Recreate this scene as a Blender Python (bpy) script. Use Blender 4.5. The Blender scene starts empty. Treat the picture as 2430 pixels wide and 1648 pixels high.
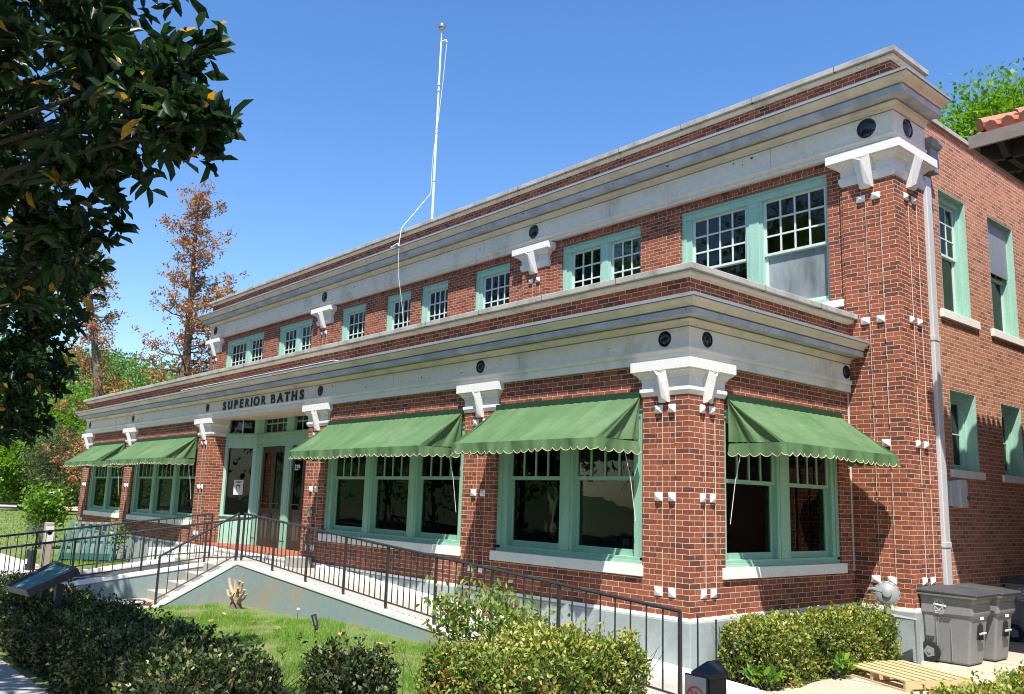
import bpy, math, random
import numpy as np
from mathutils import Vector, Matrix

# ------------------------------------------------------------------ camera, light, sky
C = bpy.context.scene
COL = C.collection
R = math.radians
rng = np.random.default_rng(7)
random.seed(7)

cam_d = bpy.data.cameras.new('camera')
cam = bpy.data.objects.new('camera', cam_d)
COL.objects.link(cam)
cam_d.sensor_width = 36.0
cam_d.lens = 2070.987 / 2430 * 36.0
cam_d.clip_start = 0.05
cam_d.clip_end = 3000
YAW, PITCH, ROLL = 0.861494, 0.174805, 0.03175
fw = Vector((-math.sin(YAW) * math.cos(PITCH), math.cos(YAW) * math.cos(PITCH), math.sin(PITCH)))
rt = fw.cross(Vector((0, 0, 1))).normalized()
up = rt.cross(fw)
r2 = rt * math.cos(ROLL) + up * math.sin(ROLL)
u2 = up * math.cos(ROLL) - rt * math.sin(ROLL)
cam.matrix_world = Matrix(((r2.x, u2.x, -fw.x, 6.9635), (r2.y, u2.y, -fw.y, -8.9985), (r2.z, u2.z, -fw.z, 1.3577), (0, 0, 0, 1)))
C.camera = cam

SUN = Vector((1.0, -1.0, 2.5)).normalized()
W = bpy.data.worlds.new('World')
C.world = W
W.use_nodes = True
wn = W.node_tree.nodes
sky = wn.new('ShaderNodeTexSky')
sky.sky_type = 'NISHITA'
sky.sun_disc = False
sky.sun_elevation = math.asin(SUN.z)
sky.sun_rotation = R(135)
sky.altitude = 200
sky.air_density = 1.15
sky.dust_density = 0.6
sky.ozone_density = 3.2
bg = wn['Background']
bg.inputs['Strength'].default_value = 0.118
hs = wn.new('ShaderNodeHueSaturation')
hs.inputs['Saturation'].default_value = 1.24
hs.inputs['Hue'].default_value = 0.507
W.node_tree.links.new(sky.outputs[0], hs.inputs['Color'])
W.node_tree.links.new(hs.outputs[0], bg.inputs['Color'])
sd = bpy.data.lights.new('sun', 'SUN')
sd.energy = 5.0
sd.angle = R(0.5)
sd.color = (1.0, 0.95, 0.87)
sun = bpy.data.objects.new('sun', sd)
COL.objects.link(sun)
sun.rotation_euler = (-SUN).to_track_quat('-Z', 'Y').to_euler()
C.view_settings.view_transform = 'Standard'
C.view_settings.look = 'None'
C.view_settings.exposure = 0.93
C.view_settings.gamma = 1.0
C.render.film_transparent = False
C.cycles.pixel_filter_type = 'BLACKMAN_HARRIS'
C.cycles.filter_width = 1.05
C.cycles.max_bounces = 10
C.cycles.transparent_max_bounces = 16

# ------------------------------------------------------------------ materials
def nt(name):
    m = bpy.data.materials.new(name)
    m.use_nodes = True
    return m, m.node_tree.nodes, m.node_tree.links, m.node_tree.nodes['Principled BSDF']

def node(ns, t, **kw):
    n = ns.new(t)
    for k, v in kw.items():
        setattr(n, k, v)
    return n

def mixrgb(ns, ls, fac, a, b, mode='MIX'):
    n = ns.new('ShaderNodeMix')
    n.data_type = 'RGBA'
    n.blend_type = mode
    for sock, v in ((n.inputs[0], fac), (n.inputs[6], a), (n.inputs[7], b)):
        if isinstance(v, (int, float)):
            sock.default_value = v
        elif isinstance(v, tuple):
            sock.default_value = (*v, 1)
        else:
            ls.new(v, sock)
    return n.outputs[2]

def ramp(ns, ls, src, lo, hi):
    n = ns.new('ShaderNodeMapRange')
    n.inputs[1].default_value = lo
    n.inputs[2].default_value = hi
    ls.new(src, n.inputs[0])
    return n.outputs[0]

def noise(ns, ls, vec, scale, detail=4, rough=.6, stretch=None):
    if stretch:
        mp = ns.new('ShaderNodeMapping')
        mp.inputs['Scale'].default_value = stretch
        ls.new(vec, mp.inputs['Vector'])
        vec = mp.outputs[0]
    n = ns.new('ShaderNodeTexNoise')
    n.inputs['Scale'].default_value = scale
    n.inputs['Detail'].default_value = detail
    n.inputs['Roughness'].default_value = rough
    ls.new(vec, n.inputs['Vector'])
    return n.outputs['Fac']

def bump(ns, ls, b, h, strength, dist):
    n = ns.new('ShaderNodeBump')
    n.inputs['Strength'].default_value = strength
    n.inputs['Distance'].default_value = dist
    ls.new(h, n.inputs['Height'])
    ls.new(n.outputs[0], b.inputs['Normal'])

def paint(name, col, dirt=None, amt=.5, rough=.55, scale=1.5, stretch=(1, 1, 1), lo=.5, hi=.75, metal=0, bs=.12, bscale=60, spec=.4):
    m, ns, ls, b = nt(name)
    tc = ns.new('ShaderNodeTexCoord').outputs['Object']
    b.inputs['Roughness'].default_value = rough
    b.inputs['Metallic'].default_value = metal
    b.inputs['Specular IOR Level'].default_value = spec
    if dirt:
        f = ramp(ns, ls, noise(ns, ls, tc, scale, 8, .65, stretch), lo, hi)
        mul = node(ns, 'ShaderNodeMath', operation='MULTIPLY')
        ls.new(f, mul.inputs[0])
        mul.inputs[1].default_value = amt
        c = mixrgb(ns, ls, mul.outputs[0], col, dirt)
        v = noise(ns, ls, tc, scale * 9, 5, .7)
        c = mixrgb(ns, ls, .16, c, mixrgb(ns, ls, ramp(ns, ls, v, .3, .7), (0.1, 0.1, 0.1), (1, 1, 1)), 'MULTIPLY')
        ls.new(c, b.inputs['Base Color'])
    else:
        b.inputs['Base Color'].default_value = (*col, 1)
    if bs:
        bump(ns, ls, b, noise(ns, ls, tc, bscale, 4), bs, .004)
    return m

def brick(name, c1, c2, c3, mortar, msize=.006, dirt=.35, bw=.215, off=.5, freq=2):
    m, ns, ls, b = nt(name)
    tc = ns.new('ShaderNodeTexCoord').outputs['Object']
    sx = ns.new('ShaderNodeSeparateXYZ'); ls.new(tc, sx.inputs[0])
    ge = ns.new('ShaderNodeNewGeometry')
    sn = ns.new('ShaderNodeSeparateXYZ'); ls.new(ge.outputs['True Normal'], sn.inputs[0])
    ab = node(ns, 'ShaderNodeMath', operation='ABSOLUTE'); ls.new(sn.outputs[0], ab.inputs[0])
    gt = node(ns, 'ShaderNodeMath', operation='GREATER_THAN'); ls.new(ab.outputs[0], gt.inputs[0]); gt.inputs[1].default_value = .5
    mx = ns.new('ShaderNodeMix'); mx.data_type = 'FLOAT'
    ls.new(gt.outputs[0], mx.inputs[0]); ls.new(sx.outputs[0], mx.inputs[2]); ls.new(sx.outputs[1], mx.inputs[3])
    az = node(ns, 'ShaderNodeMath', operation='ABSOLUTE'); ls.new(sn.outputs[2], az.inputs[0])
    gz = node(ns, 'ShaderNodeMath', operation='GREATER_THAN'); ls.new(az.outputs[0], gz.inputs[0]); gz.inputs[1].default_value = .5
    mz = ns.new('ShaderNodeMix'); mz.data_type = 'FLOAT'
    ls.new(gz.outputs[0], mz.inputs[0]); ls.new(sx.outputs[2], mz.inputs[2]); ls.new(sx.outputs[1], mz.inputs[3])
    # a slight wander of the joints
    w = node(ns, 'ShaderNodeMath', operation='MULTIPLY_ADD')
    ls.new(noise(ns, ls, tc, 9, 2), w.inputs[0]); w.inputs[1].default_value = .008; ls.new(mz.outputs[0], w.inputs[2])
    cb = ns.new('ShaderNodeCombineXYZ'); ls.new(mx.outputs[0], cb.inputs[0]); ls.new(w.outputs[0], cb.inputs[1])
    br = ns.new('ShaderNodeTexBrick')
    br.offset = off; br.offset_frequency = freq
    ls.new(cb.outputs[0], br.inputs['Vector'])
    br.inputs['Scale'].default_value = 1
    br.inputs['Brick Width'].default_value = bw
    br.inputs['Row Height'].default_value = .07
    br.inputs['Mortar Size'].default_value = msize
    br.inputs['Mortar Smooth'].default_value = .25
    br.inputs['Color1'].default_value = (0, 0, 0, 1)
    br.inputs['Color2'].default_value = (1, 1, 1, 1)
    br.inputs['Mortar'].default_value = (.5, .5, .5, 1)
    cr = ns.new('ShaderNodeValToRGB')
    cr.color_ramp.elements[0].color = (*c3, 1); cr.color_ramp.elements[0].position = .02
    cr.color_ramp.elements[1].color = (*c1, 1); cr.color_ramp.elements[1].position = .95
    e = cr.color_ramp.elements.new(.35); e.color = (*c2, 1)
    ls.new(br.outputs['Color'], cr.inputs[0])
    fine = noise(ns, ls, tc, 55, 5, .7)
    col = mixrgb(ns, ls, .55, cr.outputs[0], mixrgb(ns, ls, ramp(ns, ls, fine, .3, .72), (.35, .33, .33), (1.15, 1.1, 1.1)), 'MULTIPLY')
    big = noise(ns, ls, tc, .9, 6, .65)
    col = mixrgb(ns, ls, dirt, col, mixrgb(ns, ls, ramp(ns, ls, big, .35, .7), (.45, .45, .47), (1.1, 1.1, 1.1)), 'MULTIPLY')
    mcol = mixrgb(ns, ls, ramp(ns, ls, noise(ns, ls, tc, 14, 4), .3, .75), tuple(x * .6 for x in mortar), mortar)
    col = mixrgb(ns, ls, br.outputs['Fac'], col, mcol)
    ls.new(col, b.inputs['Base Color'])
    b.inputs['Roughness'].default_value = .85
    b.inputs['Specular IOR Level'].default_value = .25
    inv = node(ns, 'ShaderNodeMath', operation='SUBTRACT'); inv.inputs[0].default_value = 1; ls.new(br.outputs['Fac'], inv.inputs[1])
    ad = node(ns, 'ShaderNodeMath', operation='MULTIPLY_ADD'); ls.new(fine, ad.inputs[0]); ad.inputs[1].default_value = .45; ls.new(inv.outputs[0], ad.inputs[2])
    bump(ns, ls, b, ad.outputs[0], 1.0, .016)
    return m

def leafmat(name, stops, rough=.5, trans=.3, spec=.4, tr_col=None):
    m, ns, ls, b = nt(name)
    at = ns.new('ShaderNodeAttribute'); at.attribute_name = 'tint'
    cr = ns.new('ShaderNodeValToRGB')
    el = cr.color_ramp.elements
    while len(el) > 1:
        el.remove(el[0])
    el[0].position = stops[0][0]; el[0].color = (*stops[0][1], 1)
    for p_, c_ in stops[1:]:
        e = el.new(p_); e.color = (*c_, 1)
    ls.new(at.outputs['Fac'], cr.inputs[0])
    ls.new(cr.outputs[0], b.inputs['Base Color'])
    b.inputs['Roughness'].default_value = rough
    b.inputs['Specular IOR Level'].default_value = spec
    out = ns['Material Output']
    tr = ns.new('ShaderNodeBsdfTranslucent')
    hs = ns.new('ShaderNodeHueSaturation'); hs.inputs['Value'].default_value = 1.35; hs.inputs['Saturation'].default_value = 1.15
    ls.new(cr.outputs[0], hs.inputs['Color']); ls.new(hs.outputs[0], tr.inputs['Color'])
    ms = ns.new('ShaderNodeMixShader'); ms.inputs[0].default_value = trans
    ls.new(b.outputs[0], ms.inputs[1]); ls.new(tr.outputs[0], ms.inputs[2])
    ls.new(ms.outputs[0], out.inputs['Surface'])
    return m

def glassmat(name, tint=(.75, .8, .78), refl=1.5, rough=0.0, blind_refl=None):
    m, ns, ls, b = nt(name)
    ns.remove(b)
    tr = ns.new('ShaderNodeBsdfTransparent'); tr.inputs['Color'].default_value = (*tint, 1)
    gl = ns.new('ShaderNodeBsdfGlossy'); gl.inputs['Roughness'].default_value = rough
    tc = ns.new('ShaderNodeTexCoord').outputs['Object']
    fr = ns.new('ShaderNodeFresnel'); fr.inputs['IOR'].default_value = refl
    bp = ns.new('ShaderNodeBump'); bp.inputs['Strength'].default_value = .05; bp.inputs['Distance'].default_value = .03
    ls.new(noise(ns, ls, tc, 2.2, 2), bp.inputs['Height']); ls.new(bp.outputs[0], gl.inputs['Normal'])
    ms = ns.new('ShaderNodeMixShader')
    ls.new(fr.outputs[0], ms.inputs[0]); ls.new(tr.outputs[0], ms.inputs[1]); ls.new(gl.outputs[0], ms.inputs[2])
    out = ms.outputs[0]
    if blind_refl:
        df = ns.new('ShaderNodeBsdfDiffuse'); df.inputs['Color'].default_value = (*blind_refl[:3], 1)
        m2 = ns.new('ShaderNodeMixShader'); ls.new(ramp(ns, ls, noise(ns, ls, tc, 1.3, 4, .6, (1.4, 1, .5)), .15, .9), m2.inputs[0])
        ls.new(out, m2.inputs[1]); ls.new(df.outputs[0], m2.inputs[2]); out = m2.outputs[0]
    ls.new(out, ns['Material Output'].inputs['Surface'])
    return m

M = {}
M['brick'] = brick('brick porch', (.41, .122, .056), (.30, .080, .038), (.155, .055, .033), (.70, .64, .53), msize=.0048)
M['brick_head'] = brick('brick header strips', (.41, .122, .056), (.30, .080, .038), (.155, .055, .033), (.70, .64, .53), msize=.0048, bw=.11, off=0, freq=1)
M['brick_side'] = brick('brick common', (.56, .235, .14), (.46, .170, .10), (.30, .125, .08), (.66, .52, .36), msize=.008)
M['white'] = paint('white paint', (.74, .73, .69), (.52, .49, .43), .35, scale=2.5, lo=.5, hi=.8)
M['stud'] = paint('white block', (.82, .81, .78), (.6, .57, .5), .3, scale=4)
M['entab'] = paint('weathered cream paint', (.74, .71, .62), (.34, .32, .26), .7, scale=1.3, lo=.53, hi=.76, bscale=25, stretch=(1, 1, .8))
M['corona'] = paint('grey painted cornice', (.50, .52, .54), (.30, .33, .36), .8, scale=2.3, lo=.42, hi=.62, stretch=(1, 1, .35))
M['crown'] = paint('cream crown moulding', (.70, .65, .52), (.36, .33, .25), .6, scale=1.6, lo=.45, hi=.75, stretch=(1, 1, .5))
M['stone'] = paint('grey coping stone', (.40, .385, .35), (.16, .155, .145), .75, scale=2.2, lo=.45, hi=.72, rough=.9, stretch=(1, 1, .25), bscale=35, bs=.3)
M['stone_under'] = paint('cream coping bed', (.62, .58, .47), (.26, .22, .15), .7, scale=2.0, lo=.52, hi=.74, rough=.9)
M['flash'] = paint('grey metal flashing', (.34, .36, .38), (.22, .23, .24), .5, rough=.45, metal=.3)
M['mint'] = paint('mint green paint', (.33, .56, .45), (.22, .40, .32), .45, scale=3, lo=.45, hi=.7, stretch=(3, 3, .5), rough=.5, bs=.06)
M['mint_shade'] = paint('shaded mint paint porch', (.25, .46, .34), (.17, .34, .25), .45, scale=3, lo=.45, hi=.7, stretch=(3, 3, .5), rough=.5, bs=.06)  # same mint paint, darkened in the colour for porch shade
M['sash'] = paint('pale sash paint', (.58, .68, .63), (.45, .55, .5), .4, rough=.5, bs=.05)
M['sash_low'] = paint('green sash paint', (.25, .45, .34), (.17, .33, .25), .4, rough=.5, bs=.05)  # follows the shade-darkened mint of the porch frames
M['sill'] = paint('white sill stone', (.76, .75, .70), (.52, .5, .45), .4, scale=3, rough=.7)
M['plinth'] = paint('grey green render', (.31, .355, .35), (.20, .235, .225), .7, scale=1.8, lo=.45, hi=.7, rough=.85, bscale=30, bs=.3)
M['rampwall'] = paint('blue green painted render', (.235, .305, .295), (.36, .28, .19), .9, scale=1.3, lo=.48, hi=.70, rough=.8, bscale=22, bs=.35)
M['cap'] = paint('white painted concrete', (.78, .77, .73), (.5, .47, .4), .35, scale=3, rough=.75)
M['concrete'] = paint('concrete', (.37, .35, .31), (.30, .28, .24), .6, scale=1.3, lo=.42, hi=.7, rough=.9, bscale=80, bs=.25)
M['walk'] = paint('warm concrete walk', (.43, .375, .29), (.34, .30, .24), .5, scale=1.6, lo=.42, hi=.7, rough=.9, bscale=90, bs=.3)
M['gravel'] = paint('pale gravel', (.52, .50, .47), (.30, .29, .27), .8, scale=18, lo=.4, hi=.6, rough=.95, bscale=50, bs=.8)
M['dark_iron'] = paint('black iron', (.028, .028, .03), (.07, .065, .06), .5, rough=.45, scale=8)
M['glass'] = glassmat('window glass', tint=(.52, .55, .53), refl=1.38)
M['glass_up'] = glassmat('upper window glass', tint=(.72, .72, .66), refl=1.4)
M['glass_blind'] = glassmat('glass before a blind', refl=1.45, blind_refl=(.45, .52, .53, .55))  # blotchy pale diffuse imitates the reflection on the pane with the blind
M['bullseye'] = paint('black glass roundel', (.012, .012, .016), None, rough=.12, bs=0, spec=.6)
M['black'] = paint('black letters', (.014, .014, .015), None, rough=.5, bs=0)
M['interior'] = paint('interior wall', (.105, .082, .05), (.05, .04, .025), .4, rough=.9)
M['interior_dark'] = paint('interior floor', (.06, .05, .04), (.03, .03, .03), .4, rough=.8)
M['roofing'] = paint('roof felt', (.16, .16, .16), (.08, .08, .08), .5, rough=.95)
M['doorwood'] = paint('dark brown door', (.032, .023, .016), (.018, .014, .01), .5, rough=.45, scale=5, stretch=(6, 6, .6))
M['doorpanel'] = paint('worn door panel', (.08, .062, .043), (.05, .038, .028), .5, rough=.5, scale=5, stretch=(6, 6, .6))
M['brickstep'] = brick('red step brick', (.46, .15, .075), (.40, .125, .065), (.34, .11, .06), (.40, .22, .14), dirt=.2)
M['galv'] = paint('galvanised metal', (.60, .61, .61), (.42, .43, .44), .55, rough=.5, metal=.25, scale=3, stretch=(4, 4, .4))
M['meter'] = paint('grey meter paint', (.21, .225, .22), (.22, .23, .22), .4, rough=.45, scale=6)
M['whitepole'] = paint('white pole paint', (.80, .80, .80), (.55, .54, .52), .4, rough=.4, scale=3)
M['binbody'] = paint('grey plastic bin', (.20, .203, .20), (.28, .27, .25), .6, rough=.55, scale=3, bscale=200, bs=.1)
M['binlid'] = paint('black plastic lid', (.055, .056, .058), (.09, .09, .09), .4, rough=.5, scale=5)
M['rubber'] = paint('black rubber', (.015, .015, .015), None, rough=.8)
M['whiteprint'] = paint('white print', (.72, .72, .70), None, rough=.6, bs=0)
M['embossed'] = paint('embossed grey lettering', (.105, .107, .105), None, rough=.6, bs=0)
M['pallet'] = paint('new pine wood', (.56, .40, .21), (.40, .26, .12), .6, rough=.75, scale=4, stretch=(1, 8, 8))
M['blackpost'] = paint('black painted timber', (.020, .021, .025), (.04, .04, .045), .5, rough=.5, scale=6)
M['signwhite'] = paint('sign white', (.62, .62, .62), (.5, .5, .5), .3, rough=.5, bs=0)
M['signshade'] = paint('shaded sign face', (.30, .30, .31), (.24, .24, .24), .3, rough=.6, bs=0)  # sign white greyed down, the tree shade is put into its colour
M['signred'] = paint('sign red', (.40, .03, .03), None, rough=.5, bs=0)
M['signblack'] = paint('sign black', (.02, .02, .02), None, rough=.5, bs=0)
M['panelart'] = paint('blue green exhibit print', (.03, .12, .11), (.14, .24, .22), .8, rough=.6, scale=3, lo=.5, hi=.62, bs=0)
M['teal'] = paint('teal painted wood', (.030, .11, .10), (.03, .11, .1), .5, rough=.6, scale=4)
M['greypost'] = paint('weathered post', (.30, .27, .235), (.25, .22, .19), .6, rough=.8, scale=4)
M['stump'] = paint('cut wood', (.46, .34, .21), (.25, .16, .09), .6, rough=.9, scale=7, stretch=(1, 1, .3))
M['bark'] = paint('grey bark', (.16, .13, .10), (.08, .065, .05), .6, rough=.95, scale=5, stretch=(3, 3, .6), bs=.6, bscale=20)
M['bark_dark'] = paint('dark bark', (.030, .025, .02), (.03, .025, .02), .6, rough=.95, scale=5, stretch=(3, 3, .6), bs=.6, bscale=20)
M['twig'] = paint('hedge twigs', (.050, .042, .022), (.028, .024, .014), .6, rough=.95, scale=20, bs=.8, bscale=30)
M['soil'] = paint('lawn soil', (.12, .16, .045), (.22, .165, .085), .8, rough=.95, scale=1.4, lo=.52, hi=.66, bscale=40, bs=.6)
M['ground'] = paint('park ground', (.06, .085, .028), (.10, .10, .045), .7, rough=.95, scale=.25, lo=.4, hi=.7, bscale=10, bs=.5)
M['hillside'] = paint('wooded hillside', (.045, .095, .025), (.03, .06, .02), .6, rough=.95, scale=.2)
M['dirtbed'] = paint('planting bed', (.20, .135, .075), (.11, .08, .05), .7, rough=.95, scale=5, bscale=30, bs=.8)
M['deadmulch'] = paint('brown mulch', (.36, .20, .075), (.20, .11, .045), .7, rough=.95, scale=9, bscale=30, bs=.8)
M['path_far'] = paint('tan path', (.48, .37, .26), (.40, .3, .2), .5, rough=.95, scale=.6)
M['mat'] = paint('dark rubber mat', (.05, .05, .052), (.09, .09, .09), .5, rough=.9, scale=6)
M['tile'] = paint('terracotta tile', (.40, .165, .10), (.36, .13, .08), .6, rough=.7, scale=4)
M['shadewood'] = paint('shaded eave timber', (.022, .018, .015), (.035, .03, .026), .5, rough=.8, scale=3, stretch=(.5, .5, 4))  # eave shade painted into the timber colour, nearly black
M['fascia'] = paint('weathered fascia board', (.20, .17, .15), (.11, .095, .085), .7, rough=.85, scale=3, stretch=(1, 1, 6))
M['stucco'] = paint('cream stucco', (.5, .45, .36), (.4, .36, .28), .5, rough=.9)
M['zinc'] = paint('grey metal sheet', (.28, .29, .31), (.20, .20, .22), .5, rough=.5, metal=.4, stretch=(8, 8, .5))
M['chalk'] = paint('grey chalkboard', (.085, .085, .085), (.05, .05, .05), .5, rough=.8)
M['shelf'] = paint('pale inner door', (.30, .27, .2), (.2, .17, .12), .5, rough=.8)
M['bluecard'] = paint('blue card print', (.06, .16, .36), None, rough=.6, bs=0)
M['cloth_a'] = paint('made-up coloured cloth', (.50, .38, .30), (.28, .36, .42), .9, rough=.9, scale=5, lo=.42, hi=.58)
M['yellow'] = paint('yellow cloth', (.52, .42, .14), (.4, .3, .1), .5, rough=.9)
M['red_cloth'] = paint('red cloth', (.36, .08, .05), (.3, .1, .08), .5, rough=.9)
M['green_cloth'] = paint('green patch', (.08, .38, .14), None, rough=.9)
M['halyard'] = paint('white rope', (.72, .71, .68), None, rough=.9, bs=0)
M['steel'] = paint('polished steel', (.55, .54, .5), (.3, .3, .28), .4, rough=.25, metal=.9, bs=0)
M['brass'] = paint('brown bronze', (.12, .095, .07), (.2, .17, .12), .5, rough=.4, metal=.7)

def awningmat():
    m, ns, ls, b = nt('green awning canvas')
    tc = ns.new('ShaderNodeTexCoord').outputs['Object']
    streak = noise(ns, ls, tc, 2.2, 5, .6, (1.6, .5, .5))
    fine = noise(ns, ls, tc, 240, 2)
    c = mixrgb(ns, ls, ramp(ns, ls, streak, .3, .75), (.078, .155, .066), (.122, .215, .100))
    c = mixrgb(ns, ls, ramp(ns, ls, noise(ns, ls, tc, 1.1, 6, .7), .52, .78), c, (.165, .245, .135))
    ls.new(c, b.inputs['Base Color'])
    b.inputs['Roughness'].default_value = .9
    b.inputs['Specular IOR Level'].default_value = .15
    bump(ns, ls, b, noise(ns, ls, tc, 6, 5, .6, (2.2, .7, .7)), .55, .02)
    tr = ns.new('ShaderNodeBsdfTranslucent'); ls.new(c, tr.inputs['Color'])
    ms = ns.new('ShaderNodeMixShader'); ms.inputs[0].default_value = .22
    ls.new(b.outputs[0], ms.inputs[1]); ls.new(tr.outputs[0], ms.inputs[2])
    ls.new(ms.outputs[0], ns['Material Output'].inputs['Surface'])
    return m
M['awning'] = awningmat()
M['grime'] = paint('old grime', (.11, .10, .085), (.06, .055, .05), .5, rough=.95, scale=6)
M['awning_board'] = paint('dark green board', (.014, .045, .020), (.01, .03, .014), .5, rough=.6, scale=4)
M['trim'] = paint('cream braid', (.62, .52, .34), (.45, .37, .22), .4, rough=.9, scale=20)

# leaf materials: colour varies from leaf to leaf through the 'tint' attribute
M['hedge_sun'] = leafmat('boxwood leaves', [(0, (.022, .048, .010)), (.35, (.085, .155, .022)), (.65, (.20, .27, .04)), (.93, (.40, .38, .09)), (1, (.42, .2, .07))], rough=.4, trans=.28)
M['hedge_shade'] = leafmat('shaded hedge leaves', [(0, (.007, .016, .006)), (.5, (.020, .042, .011)), (.82, (.062, .10, .024)), (1, (.24, .21, .07))], rough=.4, trans=.2)  # darker copy of the hedge leaves, tree shade put into the colour
M['azalea'] = leafmat('azalea leaves', [(0, (.07, .13, .02)), (.6, (.17, .25, .045)), (.9, (.28, .30, .07)), (1, (.35, .17, .06))], rough=.45, trans=.35)
M['magnolia'] = leafmat('magnolia leaves', [(0, (.008, .020, .008)), (.5, (.018, .042, .012)), (.8, (.036, .080, .018)), (.9, (.10, .085, .035)), (.955, (.10, .085, .035)), (.965, (.42, .24, .03)), (1, (.5, .30, .04))], rough=.36, trans=.38, spec=.3)
M['spring'] = leafmat('spring leaves', [(0, (.06, .14, .015)), (.5, (.12, .25, .022)), (1, (.22, .36, .04))], rough=.5, trans=.4)
M['midgreen'] = leafmat('mid green leaves', [(0, (.05, .11, .02)), (.5, (.09, .17, .03)), (1, (.16, .24, .05))], rough=.5, trans=.35)
M['cedar'] = leafmat('cedar needles', [(0, (.05, .08, .035)), (.5, (.09, .115, .045)), (1, (.15, .145, .06))], rough=.7, trans=.2)
M['deadleaf'] = leafmat('rust brown needles', [(0, (.16, .075, .028)), (.5, (.34, .165, .06)), (1, (.48, .26, .10))], rough=.8, trans=.25)
M['farwood'] = leafmat('far wood leaves', [(0, (.045, .105, .03)), (.5, (.09, .18, .04)), (1, (.16, .26, .06))], rough=.7, trans=.3)
M['joint'] = paint('pale pointing', (.62, .57, .48), None, rough=.9)
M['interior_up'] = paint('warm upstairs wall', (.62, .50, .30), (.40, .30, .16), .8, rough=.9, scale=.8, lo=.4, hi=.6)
M['grass'] = leafmat('grass blades', [(0, (.09, .22, .025)), (.5, (.19, .34, .05)), (.85, (.32, .42, .085)), (1, (.48, .42, .18))], rough=.6, trans=.35, spec=.2)
M['fallen'] = leafmat('fallen leaves', [(0, (.30, .14, .05)), (1, (.48, .30, .14))], rough=.7, trans=.1)

# ------------------------------------------------------------------ mesh helpers
class Fr:
    """wall frame: u runs along the wall, d points out of it, z up"""
    def __init__(s, kind, base):
        s.k, s.b = kind, base
    def p(s, u, d, z):
        if s.k == 'F':   # faces -Y
            return (u, s.b - d, z)
        if s.k == 'S':   # faces +X
            return (s.b + d, u, z)
        return (u, d, z)
WORLD = Fr('W', 0)

class MB:
    def __init__(s):
        s.v, s.f = [], []
    def add(s, vs, fs):
        o = len(s.v)
        s.v += [tuple(v) for v in vs]
        s.f += [tuple(i + o for i in f) for f in fs]
        return s
    def box(s, u0, u1, d0, d1, z0, z1, fr=WORLD):
        vs = [fr.p(u, d, z) for u in (u0, u1) for d in (d0, d1) for z in (z0, z1)]
        return s.add(vs, [(0, 1, 3, 2), (4, 6, 7, 5), (0, 4, 5, 1), (2, 3, 7, 6), (0, 2, 6, 4), (1, 5, 7, 3)])
    def hexa(s, a, b):
        """two quads joined"""
        return s.add(list(a) + list(b), [(0, 1, 2, 3), (7, 6, 5, 4), (0, 4, 5, 1), (1, 5, 6, 2), (2, 6, 7, 3), (3, 7, 4, 0)])
    def stack(s, u0, u1, back, layers, fr=WORLD, front=0.0):
        """square-plan moulding round a pilaster: layers of (overhang, z)"""
        vs, fs = [], []
        for o, z in layers:
            vs += [fr.p(u0 - o, -back, z), fr.p(u0 - o, front + o, z), fr.p(u1 + o, front + o, z), fr.p(u1 + o, -back, z)]
        for i in range(len(layers) - 1):
            a, b = i * 4, i * 4 + 4
            for j in range(4):
                k = (j + 1) % 4
                fs.append((a + j, a + k, b + k, b + j))
        fs += [(0, 1, 2, 3), tuple(range(len(vs) - 4, len(vs)))]
        return s.add(vs, fs)
    def sweep(s, prof, path):
        """prof: closed list of (overhang, z); path: function overhang -> list of (x, y)"""
        n = len(prof)
        rings = [path(o) for o, z in prof]
        k = len(rings[0])
        vs = [(rings[i][j][0], rings[i][j][1], prof[i][1]) for j in range(k) for i in range(n)]
        fs = []
        for j in range(k - 1):
            for i in range(n):
                fs.append((j * n + i, j * n + (i + 1) % n, (j + 1) * n + (i + 1) % n, (j + 1) * n + i))
        fs += [tuple(range(n)), tuple(range((k - 1) * n, k * n))]
        return s.add(vs, fs)
    def tube(s, pts, rad, sides=8, cap=True):
        pts = [Vector(p) for p in pts]
        if not hasattr(rad, '__len__'):
            rad = [rad] * len(pts)
        vs, fs = [], []
        for i, p in enumerate(pts):
            t = (pts[min(i + 1, len(pts) - 1)] - pts[max(i - 1, 0)])
            t = t.normalized() if t.length > 1e-9 else Vector((0, 0, 1))
            a = Vector((0, 0, 1)) if abs(t.z) < .9 else Vector((1, 0, 0))
            x = t.cross(a).normalized(); y = t.cross(x)
            for k in range(sides):
                an = 2 * math.pi * k / sides
                vs.append(tuple(p + (x * math.cos(an) + y * math.sin(an)) * rad[i]))
        for i in range(len(pts) - 1):
            for k in range(sides):
                k2 = (k + 1) % sides
                fs.append((i * sides + k, i * sides + k2, (i + 1) * sides + k2, (i + 1) * sides + k))
        if cap:
            fs += [tuple(range(sides)), tuple(range((len(pts) - 1) * sides, len(pts) * sides))]
        return s.add(vs, fs)
    def lathe(s, c, axis, prof, sides=24):
        """prof: (radius, height along axis)"""
        ax = Vector(axis).normalized(); c = Vector(c)
        a = Vector((0, 0, 1)) if abs(ax.z) < .9 else Vector((1, 0, 0))
        x = ax.cross(a).normalized(); y = ax.cross(x)
        vs, fs = [], []
        for r, h in prof:
            for k in range(sides):
                an = 2 * math.pi * k / sides
                vs.append(tuple(c + ax * h + (x * math.cos(an) + y * math.sin(an)) * r))
        for i in range(len(prof) - 1):
            for k in range(sides):
                k2 = (k + 1) % sides
                fs.append((i * sides + k, i * sides + k2, (i + 1) * sides + k2, (i + 1) * sides + k))
        fs += [tuple(range(sides)), tuple(range((len(prof) - 1) * sides, len(prof) * sides))]
        return s.add(vs, fs)

def root_loc(o):
    l = Vector((0, 0, 0))
    while o:
        l += o.location
        o = o.parent
    return l

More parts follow.
